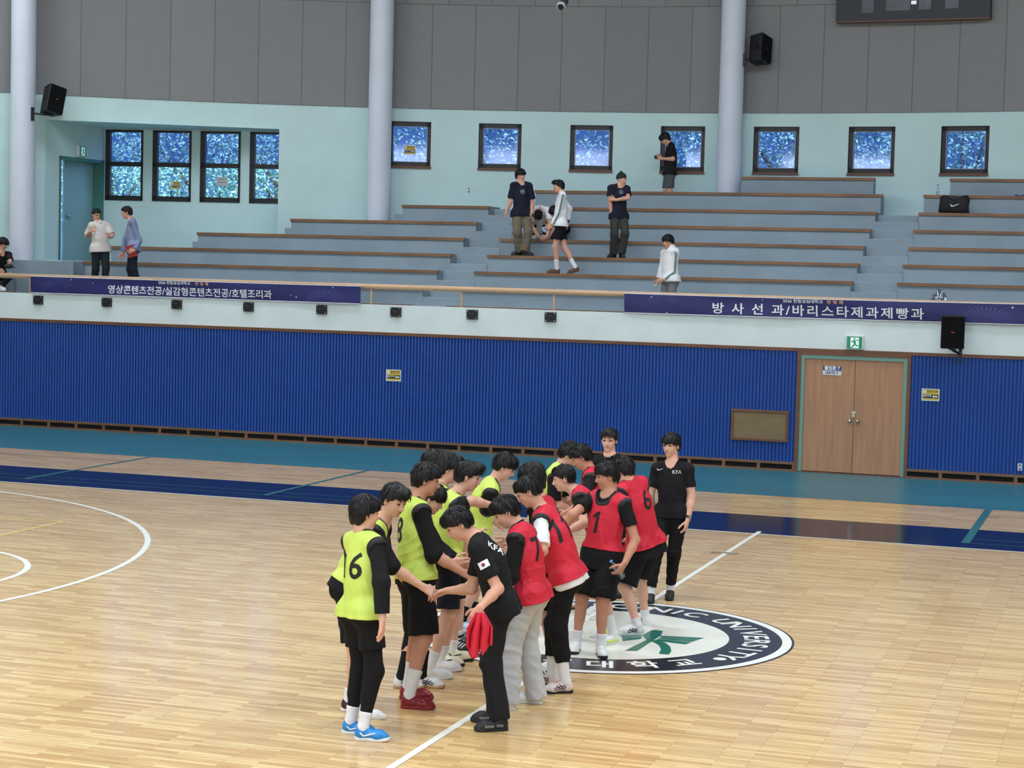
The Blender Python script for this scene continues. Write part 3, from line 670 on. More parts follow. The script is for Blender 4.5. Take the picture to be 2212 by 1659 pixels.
# round camera at the top centre
c = at_d(1212, 14, 36.5); ax = np.array([.0, -.86, -.5]); ax = ax / np.linalg.norm(ax)
t = thing('cctv_camera', c, 'round white rimmed surveillance camera hanging at the top centre', 'camera')
obj('body', MB().tube([c - ax * .02, c - ax * .25], [.075, .08], 20), mat('camera_grey', (56, 60, 62), .5), t, True)
obj('rim', MB().tube([c - ax * .03, c + ax * .02], .088, 28, False).tube([c + ax * .02, c + ax * .021], .088, 28), mat('rim_grey', (180, 182, 182), .4), t, True)
obj('lens', MB().tube([c + ax * .022, c + ax * .026], .062, 24).tube([c + ax * .026, c + ax * .032], .022, 16), mat('lens_dark', (30, 34, 36), .2), t)
obj('mount', MB().tube([c - ax * .2, (c - ax * .2) * np.array([1, 1, 0]) + ZZ * 12], .03, 10), mat('camera_grey', (56, 60, 62), .5), t)
# sports bag, bottle, blue cloth, plastic bag in the stands
y = TY[6] + .30; zb_ = TZ[6] - .004
c = at_y(2061, 457, y); w = .56
t = thing('sports_bag', (c[0], y, zb_), 'black sports bag with a white tick mark on the right seating tiers', 'bag')
def swoosh():
    up = [(0, .32), (.03, .16), (.10, .06), (.22, .03), (.36, .07), (.65, .19), (1.0, .36)]; lo = [(1.0, .36), (.62, .25), (.38, .16), (.25, .135), (.16, .16), (.10, .23), (.05, .31)]
    P = [(x - .45, y_ - .18) for x, y_ in up[::1]] + [(x - .45, y_ - .18) for x, y_ in lo[1:]]
    n = len(up); m = len(P); F = []
    # strip triangulation between lower and upper outline
    L = list(range(n)); U = [0] + [m - 1 - i for i in range(m - n)] + [n - 1]
    i = j = 0
    while i < len(L) - 1 or j < len(U) - 1:
        if j >= len(U) - 1 or (i < len(L) - 1 and P[L[i + 1]][0] <= P[U[j + 1]][0]): F.append((L[i], L[i + 1], U[j])); i += 1
        else: F.append((L[i], U[j + 1], U[j])); j += 1
    return P, [f for f in F if len(set(f)) == 3]
bgm = MB(); nx, nr = 24, 20; vs = []
for i in range(nx + 1):
    s = i / nx; x = c[0] - w / 2 + w * s; e = min(1, (min(s, 1 - s) * 9)) ** .5
    for k in range(nr):
        a = 2 * PI * k / nr; rx, rz = .15 * (.75 + .25 * e), (.155 + .012 * math.sin(s * 9) + .03 * (abs(s - .5) * 2) ** 2) * (.8 + .2 * e)
        ca, sa = math.cos(a), math.sin(a); pw = .55
        vs.append((x + .012 * math.sin(a * 3 + i), y + rx * math.copysign(abs(ca) ** pw, ca), zb_ + rz + rz * math.copysign(abs(sa) ** pw, sa)))
bgm.add(vs, [(i * nr + k, (i + 1) * nr + k, (i + 1) * nr + (k + 1) % nr, i * nr + (k + 1) % nr) for i in range(nx) for k in range(nr)] + [tuple(range(nr)), tuple(range(nx * nr, nx * nr + nr))[::-1]])
obj('body', bgm, mat('bag_black', (14, 15, 19), .75, bump=.3, bscale=25), t, True)
obj('handle', MB().tube([(c[0] + x, y - .05, zb_ + z_) for x, z_ in ((-.2, .31), (-.12, .345), (0, .33), (.12, .325), (.24, .36), (.25, .30))], .015, 8), M_black, t, True)
V, Fc = swoosh(); obj('tick_mark', flat(MB(), (V, Fc), (c[0] + .02, y - .168, zb_ + .16), XX, ZZ, .19, .19), M_bannertext, t)
def bottle(base, ax, h, r, label, group=None, cap=(120, 160, 220), water=.5):
    base = np.asarray(base, float); ax = np.asarray(ax, float) / np.linalg.norm(ax)
    t = thing('water_bottle', base, label, 'bottle', group)
    prof = [(.0, .6), (.01, .92), (.1, 1), (.3, .96), (.34, .9), (.38, .98), (.62, 1), (.72, .9), (.82, .62), (.9, .40), (.94, .38)]
    obj('bottle_body', MB().tube([base + ax * h * a for a, b_ in prof], [r * b_ for a, b_ in prof], 20), M_water, t, True)
    obj('cap', MB().tube([base + ax * h * .93, base + ax * h], r * .48, 16), mat('cap_%d' % cap[0], cap, .4), t, True)
    obj('label_sleeve', MB().tube([base + ax * h * .4, base + ax * h * .58], r * 1.015, 20, False), mat('bottle_label', (196, 206, 220), .5), t, True)
    return t
c = at_y(2025, 419, TY[7] + .2); bottle((c[0], TY[7] + .2, TZ[7] - .004), ZZ, .225, .032, 'clear water bottle with dark cap on the top right tier beside the aisle', cap=(50, 50, 56))
c = at_y(2206, 420, TY[7] + .15)
nx = 14; cl = MB(); vs = []
for j in range(6):
    for i in range(nx + 1): vs.append((c[0] - .12 + .5 * i / nx, TY[7] + .06 + .07 * j, TZ[7] + .012 + .014 * math.sin(i * 1.1 + j) * (0 < j < 5) + (.012 if 0 < j < 5 else 0)))
cl.add(vs, [(j * (nx + 1) + i, j * (nx + 1) + i + 1, (j + 1) * (nx + 1) + i + 1, (j + 1) * (nx + 1) + i) for j in range(5) for i in range(nx)])
tag(obj('folded_cloth', cl, mat('blue_cloth', (66, 74, 150), .8), None, True), 'folded blue cloth on the top right tier at the picture edge', 'cloth').modifiers.new('thickness', 'SOLIDIFY').thickness = .012
zr = 2.33; c = at_y(2030, 636, YW + .42)
random.seed(3); pb = bmesh.new(); bmesh.ops.create_icosphere(pb, subdivisions=4, radius=1)
for v in pb.verts:
    p = v.co.copy(); k = .82 + .2 * math.sin(5 * p.x + 3 * p.z) * math.sin(4 * p.y - 6 * p.z) + .08 * math.sin(11 * p.x + 7 * p.y) + .05 * math.sin(19 * p.z + 13 * p.x)
    v.co = Vector((c[0] + p.x * k * (.20 - .07 * p.z), YW + .42 + p.y * k * .16, 2.96 + p.z * k * (.30 if p.z > 0 else .23)))
me = bpy.data.meshes.new('bag'); pb.to_mesh(me); pb.free()
shf = MB().box(c[0] - .45, c[0] + .45, YW + .25, YW + .62, 2.33, 2.73)
tag(obj('storage_box', shf, M_grey, None, bevel=.01), 'grey box behind the rail carrying the plastic bag', 'box')
t = thing('plastic_bag', (c[0], YW + .42, 2.73), 'crumpled clear plastic bag behind the rail above the right banner', 'plastic bag')
o = obj('bag_film', me, M_bagplastic, t, True)
for v in me.vertices: v.co = v.co - Vector((c[0], YW + .42, 2.73))
obj('contents', MB().box(c[0] - .17, c[0] - .05, YW + .34, YW + .44, 2.735, 2.80).box(c[0] + .0, c[0] + .12, YW + .34, YW + .46, 2.735, 2.785), M_black, t, bevel=.01)

# trees outside, seen through the windows
def leaf_mat():
    m = bpy.data.materials.new('leaf'); m.use_nodes = True; nt = m.node_tree; b = nt.nodes['Principled BSDF']
    oi = nt.nodes.new('ShaderNodeTexNoise'); oi.inputs['Scale'].default_value = 1.7; tc = nt.nodes.new('ShaderNodeTexCoord'); nt.links.new(tc.outputs['Object'], oi.inputs['Vector'])
    r = nt.nodes.new('ShaderNodeValToRGB'); r.color_ramp.elements[0].color = lin(74, 104, 84); r.color_ramp.elements[1].color = lin(206, 220, 178)
    r.color_ramp.elements[0].position = .35; r.color_ramp.elements[1].position = .65
    nt.links.new(oi.outputs[0], r.inputs[0]); nt.links.new(r.outputs[0], b.inputs['Base Color']); b.inputs['Roughness'].default_value = .35
    return m
M_leaf = leaf_mat(); M_bark = mat('bark', (86, 70, 58), .9)
tree_px = [(240, 50), (430, 46), (600, 50), (860, 46), (1080, 50), (1280, 46), (1490, 50), (1690, 46), (1890, 50), (2080, 46)]
for k, (px, dy) in enumerate(tree_px):
    c = at_y(px, 340, dy); rr = random.Random(k)
    t = thing('tree', (c[0], dy, 0), 'leafy green tree outside the windows', 'tree', 'trees outside the windows')
    V, Fc = [], []
    for i in range(5200):
        while True:
            p = np.array([rr.uniform(-1, 1) for _ in range(3)])
            if p @ p < 1: break
        p = p * np.array([2.0, 1.4, 2.6]) + np.array([c[0], dy, 6.3 - .4 * (k % 3)])
        if rr.random() < .3 and k in (4, 5, 3): continue
        a = np.array([rr.gauss(0, 1), rr.gauss(0, 1), rr.gauss(0, .6) - .5]); a /= np.linalg.norm(a); b_ = np.cross(a, [rr.gauss(0, 1), rr.gauss(0, 1), rr.gauss(0, 1)]); b_ /= np.linalg.norm(b_)
        L, Wd = rr.uniform(.08, .17), rr.uniform(.016, .034); o = len(V)
        V += [p, p + a * L * .5 + b_ * Wd, p + a * L, p + a * L * .5 - b_ * Wd]; Fc.append((o, o + 1, o + 2, o + 3))
    obj('foliage', MB().add(V, Fc), M_leaf, t)
    tb = MB().tube([(c[0], dy, 0), (c[0] + .1, dy, 3), (c[0], dy, 6)], [.18, .14, .06], 8)
    for i in range(5):
        a = rr.uniform(0, 6.28); tb.tube([(c[0], dy, 3.6 + .5 * i), (c[0] + math.cos(a) * 1.3, dy + math.sin(a) * .9, 5 + .5 * i)], [.06, .02], 6)
    obj('trunk', tb, M_bark, t)
struct('ground_outside', MB().box(-70, 45, 41.5, 90, -.3, -.05), mat('lawn', (90, 120, 70), .9))
struct('hill_outside', MB().box(-70, 45, 58, 60, -.1, 9.5), mat('hill_green', (56, 72, 92), .9, noise=.3, nscale=.6))
# ================================================================== PEOPLE: posed skeleton -> distance field -> one continuous skin
RH = np.array([math.cos(YAW), -math.sin(YAW), 0]); AH = np.array([math.sin(YAW), math.cos(YAW), 0]); UZ = np.array([0, 0, 1.0])
def unit(v): return v / (np.linalg.norm(v) + 1e-9)
def perp(v, a): return unit(v - a * (v @ a))
def face_dir(deg): return RH * math.sin(rad(deg)) + AH * math.cos(rad(deg))   # 0 away from the lens side, 90 to the right, 180 towards
def surface_nets(F, lo, h):
    ins = F < 0
    c = [ins[i:ins.shape[0] - 1 + i, j:ins.shape[1] - 1 + j, k:ins.shape[2] - 1 + k] for i in (0, 1) for j in (0, 1) for k in (0, 1)]
    anyc = c[0].copy(); allc = c[0].copy()
    for x in c[1:]: anyc |= x; allc &= x
    idx = np.argwhere(anyc & ~allc)
    if len(idx) == 0: return np.zeros((0, 3)), np.zeros((0, 4), int)
    off = np.array([(i, j, k) for i in (0, 1) for j in (0, 1) for k in (0, 1)])
    vals = np.stack([F[idx[:, 0] + o[0], idx[:, 1] + o[1], idx[:, 2] + o[2]] for o in off], 1)
    acc = np.zeros((len(idx), 3)); cnt = np.zeros(len(idx))
    for a in range(8):
        for ax in (4, 2, 1):
            b = a | ax
            if b == a: continue
            va, vb = vals[:, a], vals[:, b]; m = (va < 0) != (vb < 0)
            t = np.where(m, va / np.where(m, va - vb, 1), 0)
            acc[m] += (off[a] + (off[b] - off[a]) * t[:, None])[m]; cnt[m] += 1
    V = (idx + acc / cnt[:, None]) * h + lo
    mp = -np.ones(anyc.shape, np.int32); mp[idx[:, 0], idx[:, 1], idx[:, 2]] = np.arange(len(idx))
    Q = []
    for ax in range(3):
        o1, o2 = [(1, 2), (2, 0), (0, 1)][ax]
        sl0 = [slice(None)] * 3; sl1 = [slice(None)] * 3; sl0[ax] = slice(0, -1); sl1[ax] = slice(1, None)
        s = ins[tuple(sl0)]; e = ins[tuple(sl1)]
        P = np.argwhere(s != e)
        P = P[(P[:, o1] > 0) & (P[:, o2] > 0) & (P[:, o1] < F.shape[o1] - 1) & (P[:, o2] < F.shape[o2] - 1)]
        if not len(P): continue
        fl = s[P[:, 0], P[:, 1], P[:, 2]]
        d1 = np.zeros(3, int); d1[o1] = 1; d2 = np.zeros(3, int); d2[o2] = 1
        q = np.stack([mp[tuple((P - a).T)] for a in (d1 + d2, d2, d1 * 0, d1)], 1)
        q[~fl] = q[~fl][:, ::-1]; Q.append(q)
    Q = np.concatenate(Q); return V, Q[(Q >= 0).all(1)]
def np_mesh(name, V, Q, off):
    me = bpy.data.meshes.new(name); V = (V - off).astype(np.float32); n = len(Q); k = Q.shape[1]
    me.vertices.add(len(V)); me.vertices.foreach_set('co', V.ravel()); me.loops.add(n * k); me.loops.foreach_set('vertex_index', Q.ravel().astype(np.int32))
    me.polygons.add(n); me.polygons.foreach_set('loop_start', np.arange(0, n * k, k, dtype=np.int32)); me.polygons.foreach_set('loop_total', np.full(n, k, np.int32))
    me.polygons.foreach_set('use_smooth', np.ones(n, bool)); me.update(calc_edges=True); return me
# primitives: (function, lo, hi, k, op)
def cone(a, b, r1, r2, k=.02, flat=False, sq=None, op=1):
    a = np.asarray(a, float); b = np.asarray(b, float); ba = b - a; L2 = ba @ ba + 1e-9; L = math.sqrt(L2)
    def f(P):
        q = P - a
        if sq is not None: q = q + sq[0] * ((q @ sq[0]) * (sq[1] - 1))[..., None]
        t = q @ ba / L2; tc = np.clip(t, 0, 1.25 if flat else 1)
        d = np.linalg.norm(q - tc[..., None] * ba, axis=-1) - (r1 + (r2 - r1) * np.minimum(tc, 1))
        if sq is not None: d = d / (sq[1] ** .4)
        return np.maximum(d, (t - 1) * L) if flat else d
    r = max(r1, r2) + .05; return (f, np.minimum(a, b) - r, np.maximum(a, b) + r, k, op)
def ell(c, rr, axes, k=.015, op=1):
    c = np.asarray(c, float); A = np.array(axes); rr = np.asarray(rr, float)
    def f(P):
        q = (P - c) @ A.T; k0 = np.linalg.norm(q / rr, axis=-1); k1 = np.linalg.norm(q / rr ** 2, axis=-1)
        return k0 * (k0 - 1) / (k1 + 1e-9)
    r = rr.max() + .05; return (f, c - r, c + r, k, op)
def field(prims, h, pad=.03, lo=None, hi=None):
    if lo is None: lo = np.min([p[1] for p in prims if p[4] > 0], 0); hi = np.max([p[2] for p in prims if p[4] > 0], 0)
    n = np.ceil((hi - lo) / h).astype(int) + 1
    F = np.ones(n, np.float32)
    g = [lo[i] + h * np.arange(n[i]) for i in range(3)]
    for f, a, b, k, op in prims:
        i0 = np.clip(np.floor((a - lo) / h).astype(int), 0, n); i1 = np.clip(np.ceil((b - lo) / h).astype(int) + 1, 0, n)
        if (i1 <= i0).any(): continue
        P = np.stack(np.meshgrid(*[g[i][i0[i]:i1[i]] for i in range(3)], indexing='ij'), -1)
        d = f(P); S = tuple(slice(i0[i], i1[i]) for i in range(3)); cur = F[S]
        if op > 0:
            hh = np.maximum(k - np.abs(cur - d), 0) / k; F[S] = np.minimum(cur, d) - hh * hh * k * .25
        else:
            d = -d; hh = np.maximum(k - np.abs(cur - d), 0) / k; F[S] = np.maximum(cur, d) + hh * hh * k * .25
    return F, lo, g
def gridP(g): return np.stack(np.meshgrid(*g, indexing='ij'), -1)
def wrinkle(P, seed, amp, zw=1.0):
    r = random.Random(seed); s = 0     # zw < 1: folds hang vertically, zw > 1: creases run across
    for i in range(5):
        d = np.array([r.gauss(0, 1), r.gauss(0, 1), r.gauss(0, 1.0) * zw]); d = d / np.linalg.norm(d) * r.uniform(18, 58)
        e = np.array([r.gauss(0, 1) for _ in range(3)]) * 8
        w = np.sin(P @ d + 1.6 * np.sin(P @ e) + r.uniform(0, 6)); s = s - (1 - 2 * np.abs(w) ** .8) * r.uniform(.3, 1)
    return s * amp / 3.0
def sphere_hit(px, py, c, L, s):
    d = unit(ray(px, py)); oc = EYE - c; b = oc @ d; q = b * b - (oc @ oc - L * L)
    if q <= 0: return EYE + d * (-b)
    return EYE + d * (-b + s * math.sqrt(q))
SKINS = {}
def skin(tone):
    return mat('skin_%d' % tone, [(216, 168, 146), (208, 156, 132), (192, 138, 114), (222, 176, 156)][tone], .55, .35, noise=.05, nscale=9)
M_hair = mat('black_hair', (17, 15, 16), .5, .3, bump=.35, bscale=130, stretch=(1, 1, .22))
M_eye = mat('eye_dark', (26, 20, 18), .25); M_brow = mat('eyebrow', (34, 28, 26), .8); M_lip = mat('lips', (168, 92, 84), .5)
def cloth(name, rgb, rough=.85): return mat(name, rgb, rough, .25, noise=.05, nscale=5, bump=.12, bscale=220)
BLK = cloth('black_cloth', (21, 21, 24)); BLK2 = cloth('black_shorts_cloth', (17, 17, 20)); YEL = mat('yellow_bib_mesh', (198, 220, 100), .55, .35, bump=.2, bscale=300); RED = mat('red_bib_mesh', (204, 38, 60), .6, .3, bump=.2, bscale=300)
NAVY = cloth('navy_cloth', (24, 28, 44)); WHT = cloth('white_cloth', (226, 228, 230)); LGR = cloth('light_grey_cloth', (188, 190, 194)); INK = mat('bib_ink', (14, 14, 16), .6)
class Person: pass
def fingers(Wr, d, n, side, b, curl, spread=1.0, point=None):
    w = np.cross(d, n) if side == 'R' else np.cross(n, d); P = []
    for i in range(4):
        P.append(cone(Wr + w * (.016 - .010 * i) * b, Wr + d * .086 * b + w * (.031 - .0205 * i) * b - n * .003, .015 * b, .0125 * b, .012))
    P.append(cone(Wr + d * .02 * b + w * .012 * b, Wr + d * .055 * b + w * .026 * b + n * .008 * b, .014 * b, .016 * b, .015))
    for i, L in enumerate((.070, .079, .073, .056)):
        p = Wr + d * (.086 - .004 * abs(i - 1)) * b + w * (.031 - .0205 * i) * b - n * .003
        for j, (fr, a) in enumerate(((.46, .35), (.30, 1.0), (.26, 1.55))):
            ang = curl * a * (1 + .12 * i); dd = unit(d * math.cos(ang) + n * math.sin(ang) + w * (.10 - .075 * i) * spread)
            q = p + dd * L * fr * b; P.append(cone(p, q, (.0093 - .0008 * j) * b, (.0088 - .0009 * j) * b, .004)); p = q
    p = Wr + d * .03 * b + w * .026 * b + n * .008 * b
    for L, v in ((.045, d * .62 + w * .70 + n * .32), (.036, d * .86 + w * .34 + n * (.28 + .3 * curl)), (.026, d * .95 + w * .12 + n * (.2 + .45 * curl))):
        q = p + unit(v) * L * b; P.append(cone(p, q, .0115 * b, .0095 * b, .006)); p = q
    return P
def person(key, label, sp):
    b = sp.get('b', 1.0); z0 = sp.get('z', 0.0); H = sp.get('h', .006)
    K = Person(); K.b = b
    f = face_dir(sp['phi']); left = np.array([-f[1], f[0], 0]); fs0 = face_dir(sp.get('phis', sp['phi'])); lefts = np.array([-fs0[1], fs0[0], 0])
    ank, foot = {}, {}
    for s, q in zip('RL', sp['feet']):
        Hh = at_z(q[0], q[1], z0); To = at_z(q[2], q[3], z0); d = unit(To - Hh)
        lift = q[4] if len(q) > 4 else 0.0
        L = .262 * b; c = (Hh + To) / 2; Hh = c - d * L / 2
        a = rad(lift); dd = unit(d * math.cos(a) - UZ * math.sin(a)); uu = unit(UZ * math.cos(a) + d * math.sin(a))
        if lift: Hh = (c + d * L * .25) - dd * L * .75
        foot[s] = (Hh, dd, uu, np.cross(uu, dd)); ank[s] = Hh + dd * .062 * b + uu * .088 * b
    root = (at_z(*sp['feet'][0][:2], z0) + at_z(*sp['feet'][1][:2], z0)) / 2; root[2] = z0
    D0 = (depth(foot['R'][0]) + depth(foot['L'][0])) / 2
    P = at_d(sp['pel'][0], sp['pel'][1], D0 + (sp['pel'][2] if len(sp['pel']) > 2 else 0))
    N = at_d(sp['neck'][0], sp['neck'][1], D0 + (sp['neck'][2] if len(sp['neck']) > 2 else 0))
    u = unit(N - P); T = np.linalg.norm(N - P)
    l = perp(left, u); fr = np.cross(l, u); fr = fr if fr @ f > 0 else -fr
    ls = perp(lefts, u); fs = np.cross(ls, u); fs = fs if fs @ fs0 > 0 else -fs
    sw = sp.get('sw', .164) * b; sd = sp.get('shdrop', .045) * b
    Sh = {'R': N - ls * sw - u * sd, 'L': N + ls * sw - u * sd}; Hp = {'R': P - l * .088 * b, 'L': P + l * .088 * b}
    for s in 'RL':
        if 'sh' + s in sp: q = sp['sh' + s]; Sh[s] = at_d(q[0], q[1], D0 + q[2])
    kn, el, wr, hd = {}, {}, {}, {}
    notes = []
    for s in 'RL':
        A = ank[s]; v = A - Hp[s]; D = np.linalg.norm(v); kL = min(1.06, max(.93, D / (.86 * b) / .988)); L1, L2 = .435 * b * kL, .425 * b * kL; hint = sp.get('kneedir' + s, None)
        hint = face_dir(hint) if hint is not None else unit(f + foot[s][1] * .6 * np.array([1, 1, 0]))
        if D >= L1 + L2 - .004:
            kn[s] = Hp[s] + v * (L1 / (L1 + L2)); 
            if D > (L1 + L2) * 1.05: notes.append('leg%s %.2f' % (s, D / (L1 + L2)))
        else:
            x = (D * D + L1 * L1 - L2 * L2) / (2 * D); hgt = math.sqrt(max(0, L1 * L1 - x * x)); kn[s] = Hp[s] + unit(v) * x + perp(hint, unit(v)) * hgt
        for nm, dct, c0, Ln in (('el', el, Sh, .285 * b), ('wr', wr, el, .25 * b)):
            q = sp.get(nm + s)
            if q is None: dct[s] = c0[s] + (unit(-UZ + (-1 if s == 'R' else 1) * left * .12 - f * .03) if nm == 'el' else unit(-UZ + f * .16)) * Ln
            elif len(q) == 4: dct[s] = at_d(q[0], q[1], D0 + q[3])
            elif q[2] == 0:
                p = at_d(q[0], q[1], depth(c0[s])); dct[s] = p
            else: dct[s] = sphere_hit(q[0], q[1], c0[s], Ln, q[2])
            e = np.linalg.norm(dct[s] - c0[s]) / Ln
            if abs(e - 1) > .17: notes.append('%s%s %.2f' % (nm, s, e))
        fd = unit(wr[s] - el[s]); q = sp.get('hd' + s)
        if q is None: d = fd
        elif len(q) == 4: d = unit(at_d(q[0], q[1], D0 + q[3]) - wr[s])
        else: d = unit(sphere_hit(q[0], q[1], wr[s], .17 * b, q[2]) - wr[s]) if q[2] else unit(at_d(q[0], q[1], depth(wr[s])) - wr[s])
        pn = sp.get('pn' + s); n = (RH * pn[0] + UZ * pn[1] + AH * pn[2]) if pn else (left if s == 'R' else -left)
        hd[s] = (d, perp(n, d))
    if abs(T / (.54 * b) - 1) > .13: notes.append('torso %.2f' % (T / (.54 * b)))
    if notes: print('POSE', key, notes)
    hq = sp['head']; Hc = at_d(hq[0], hq[1], depth(N) + (hq[2] if len(hq) > 2 else 0)); hphi, hpit = sp.get('hphi', sp['phi']), sp.get('hpit', 0)
    hf0 = face_dir(hphi); hl = np.array([-hf0[1], hf0[0], 0]); hf = hf0 * math.cos(rad(hpit)) - UZ * math.sin(rad(hpit)); hu = UZ * math.cos(rad(hpit)) + hf0 * math.sin(rad(hpit))
    rl_ = sp.get('hroll', 0)
    if rl_: hl, hu = hl * math.cos(rad(rl_)) + hu * math.sin(rad(rl_)), hu * math.cos(rad(rl_)) - hl * math.sin(rad(rl_))
    hs = .97 * b ** .5; AX3 = (hl, hf, hu)
    hp = lambda x, y, z: Hc + (hl * x + hf * y + hu * z) * hs
    bend = sp.get('bend', .0); Mw = P + u * .2 * T / .54 - fr * bend * .04; Ms = P + u * .34 * T / .54 - fs * bend * .055
    W_ = sp.get('girth', .89) * b
    sqp, sqs = (fr, 1.32), (fs, 1.36)
    # ---- body
    B = [cone(Hp['R'], Hp['L'], .098 * W_, .098 * W_, .05), cone(P + u * .02, Mw, .140 * W_, .134 * W_, .05, sq=sqp), cone(Mw, Ms, .134 * W_, .150 * W_, .05, sq=sqp), cone(Ms, P + u * .44 * T / .54, .152 * W_, .140 * W_, .05, sq=sqs),
         cone(Sh['R'] * .9 + Sh['L'] * .1, Sh['L'] * .9 + Sh['R'] * .1, .058 * W_, .058 * W_, .05)]
    for s in 'RL':
        B += [cone(Hp[s] - fr * .035 * b, Hp[s] - fr * .04 * b - u * .04, .085 * W_, .08 * W_, .05), cone(N + u * .02, Sh[s], .045 * b, .050 * b, .04), cone(Sh[s], el[s], .054 * W_, .041 * b, .035), cone(el[s], el[s] * .62 + wr[s] * .38, .042 * b, .041 * b, .02), cone(el[s] * .65 + wr[s] * .35, wr[s], .040 * b, .0265 * b, .02)]
        B += [cone(Hp[s], kn[s], .088 * W_, .056 * b, .04), cone(kn[s], kn[s] + fr * .012, .053 * b, .05 * b, .03)]
        sh = unit(ank[s] - kn[s]); bk = perp(-foot[s][1], sh)
        B += [cone(kn[s], ank[s], .050 * b, .035 * b, .03), cone(kn[s] + sh * .06 * b + bk * .018 * b, kn[s] + sh * .20 * b + bk * .016 * b, .044 * b, .038 * b, .04)]
        Hh, dd, uu, lf = foot[s]
        B += [cone(ank[s], Hh + dd * .05 * b + uu * .035 * b, .034 * b, .032 * b, .02), cone(Hh + dd * .05 * b + uu * .045 * b, Hh + dd * .19 * b + uu * .03 * b, .032 * b, .028 * b, .02)]
        B += fingers(wr[s], hd[s][0], hd[s][1], s, b, sp.get('curl' + s, .45), sp.get('spread', 1.0))
    Bh = [ell(hp(0, -.012, .032), np.array([.075, .096, .092]) * hs, AX3, .02), ell(hp(0, .022, -.045), np.array([.060, .068, .075]) * hs, AX3, .03), ell(hp(0, .066, -.098), np.array([.024, .02, .018]) * hs, AX3, .025),
          ell(hp(0, .062, -.02), np.array([.056, .03, .05]) * hs, AX3, .03),
          cone(hp(0, .09, .008), hp(0, .109, -.032), .009 * hs, .0135 * hs, .012), ell(hp(0, .098, -.038), np.array([.019, .014, .011]) * hs, AX3, .008), ell(hp(0, .088, -.066), np.array([.022, .010, .011]) * hs, AX3, .008),
          cone(hp(-.045, .080, .027), hp(.045, .080, .027), .012 * hs, .012 * hs, .02)]
    for x in (-1, 1):
        Bh += [ell(hp(.078 * x, -.012, -.008), np.array([.010, .021, .033]) * hs, AX3, .008), ell(hp(.034 * x, .094, .006), np.array([.018, .012, .011]) * hs, AX3, .012, -1)]
    nk = hp(0, -.022, -.075)
    B += [cone(N - u * .03, nk, .060 * b, .056 * b, .03)]
    F, lo, g = field(B + Bh, H)
    V, Q = surface_nets(F, lo, H)
    t = thing('person', root, label, 'person', sp.get('group')); ro = np.array(root); K.root = t
    me = np_mesh('body', V, Q, ro); o = bpy.data.objects.new('body', me); COL.objects.link(o)
    dc = o.modifiers.new('reduce', 'DECIMATE'); dc.ratio = sp.get('dec', .4)
    dg = bpy.context.evaluated_depsgraph_get(); m2 = bpy.data.meshes.new_from_object(o.evaluated_get(dg)); bpy.data.objects.remove(o); bpy.data.meshes.remove(me)
    m2.name = 'body'; obj('body', m2, skin(sp.get('tone', 0)), t, True)
    def emit(name, V, Q, m, parent=t):
        return obj(name, np_mesh(name, V, Q, base_of(parent)), m, parent) if len(Q) else None
    def garment(name, prims, m, h=None, cut=None, amp=.0, parent=t):
        h = h or max(.008, H * 1.3); F, lo, g = field(prims, h); Pg = None
        if cut is not None or amp:
            Pg = gridP(g)
            if amp: F = F + wrinkle(Pg, key + name, amp, 1.2 if name in ('trousers', 'legging') else .7)
            if cut is not None: F = np.maximum(F, cut(Pg))
        V, Q = surface_nets(F, lo, h); o = emit(name, V, Q, m, parent)
        return o, V, Q, (F, lo, g)
    # ---- face
    if not sp.get('noface'):
        for x in (-1, 1):
            e = MB(); c = hp(.034 * x, .0865, .006)
            e.sphere((0, 0, 0), (1, 1, 1), 12, 8); rr = np.array([.0155, .006, .0052 if not sp.get('eyesopen') else .0065]) * hs
            e.v = [tuple(c + hl * v[0] * rr[0] + hf * v[1] * rr[1] + hu * v[2] * rr[2]) for v in e.v]; obj('eye', e, M_eye, t, True)
            e = MB().tube([hp(.018 * x, .0935, .031), hp(.034 * x, .0915, .034), hp(.053 * x, .078, .027)], [.0035 * hs, .0045 * hs, .002 * hs], 8); obj('eyebrow', e, M_brow, t, True)
        e = MB().tube([hp(-.022, .0925, -.066), hp(-.009, .0985, -.0635), hp(.009, .0985, -.0635), hp(.022, .0925, -.066)], [.002 * hs, .0045 * hs, .0045 * hs, .002 * hs], 8); obj('lips', e, M_lip, t, True)
        if sp.get('glasses'):
            e = MB()
            for x in (-1, 1):
                pts = [hp(.034 * x + .021 * math.cos(a), .104, .004 + .016 * math.sin(a)) for a in np.linspace(0, 2 * PI, 17)]; e.tube(pts, .0022, 6, False); e.tube([hp(.055 * x, .10, .006), hp(.08 * x, -.01, .008)], .002, 6)
            e.tube([hp(-.013, .105, .006), hp(.013, .105, .006)], .002, 6); obj('glasses', e, M_black, t)
    # ---- hair
    hst = sp.get('hair', (.040, -.075, 1.0))   # fringe height at the brow, nape height, volume
    if sp.get('beanie'):
        pr = [ell(hp(0, -.014, .045), np.array([.092, .112, .105]) * hs, AX3), cone(hp(0, -.03, .13), hp(0, -.035, .165), .035 * hs, .016 * hs, .03)]
        p0 = hp(0, .1, .042); n0 = unit(np.cross(hl, unit(hp(0, -.1, -.012) - p0))); n0 = n0 if n0 @ hu < 0 else -n0
        garment('beanie', pr, cloth('beanie_green', (40, 46, 42)), min(H, .007), lambda Pg: (Pg - p0) @ n0)
    else:
        vol = hst[2]
        hr = np.array([.086, .107, .098]) * hs * np.array([vol, vol, vol]); hc = hp(0, -.012, .038 + .01 * (vol - 1))
        pr = [ell(hc, hr, AX3), ell(hp(0, -.045, -.018), np.array([.078, .068, .098]) * hs * (.5 + .5 * vol), AX3, .03), ell(hp(0, .045, .055), np.array([.078, .062, .06]) * hs * vol, AX3, .03)]
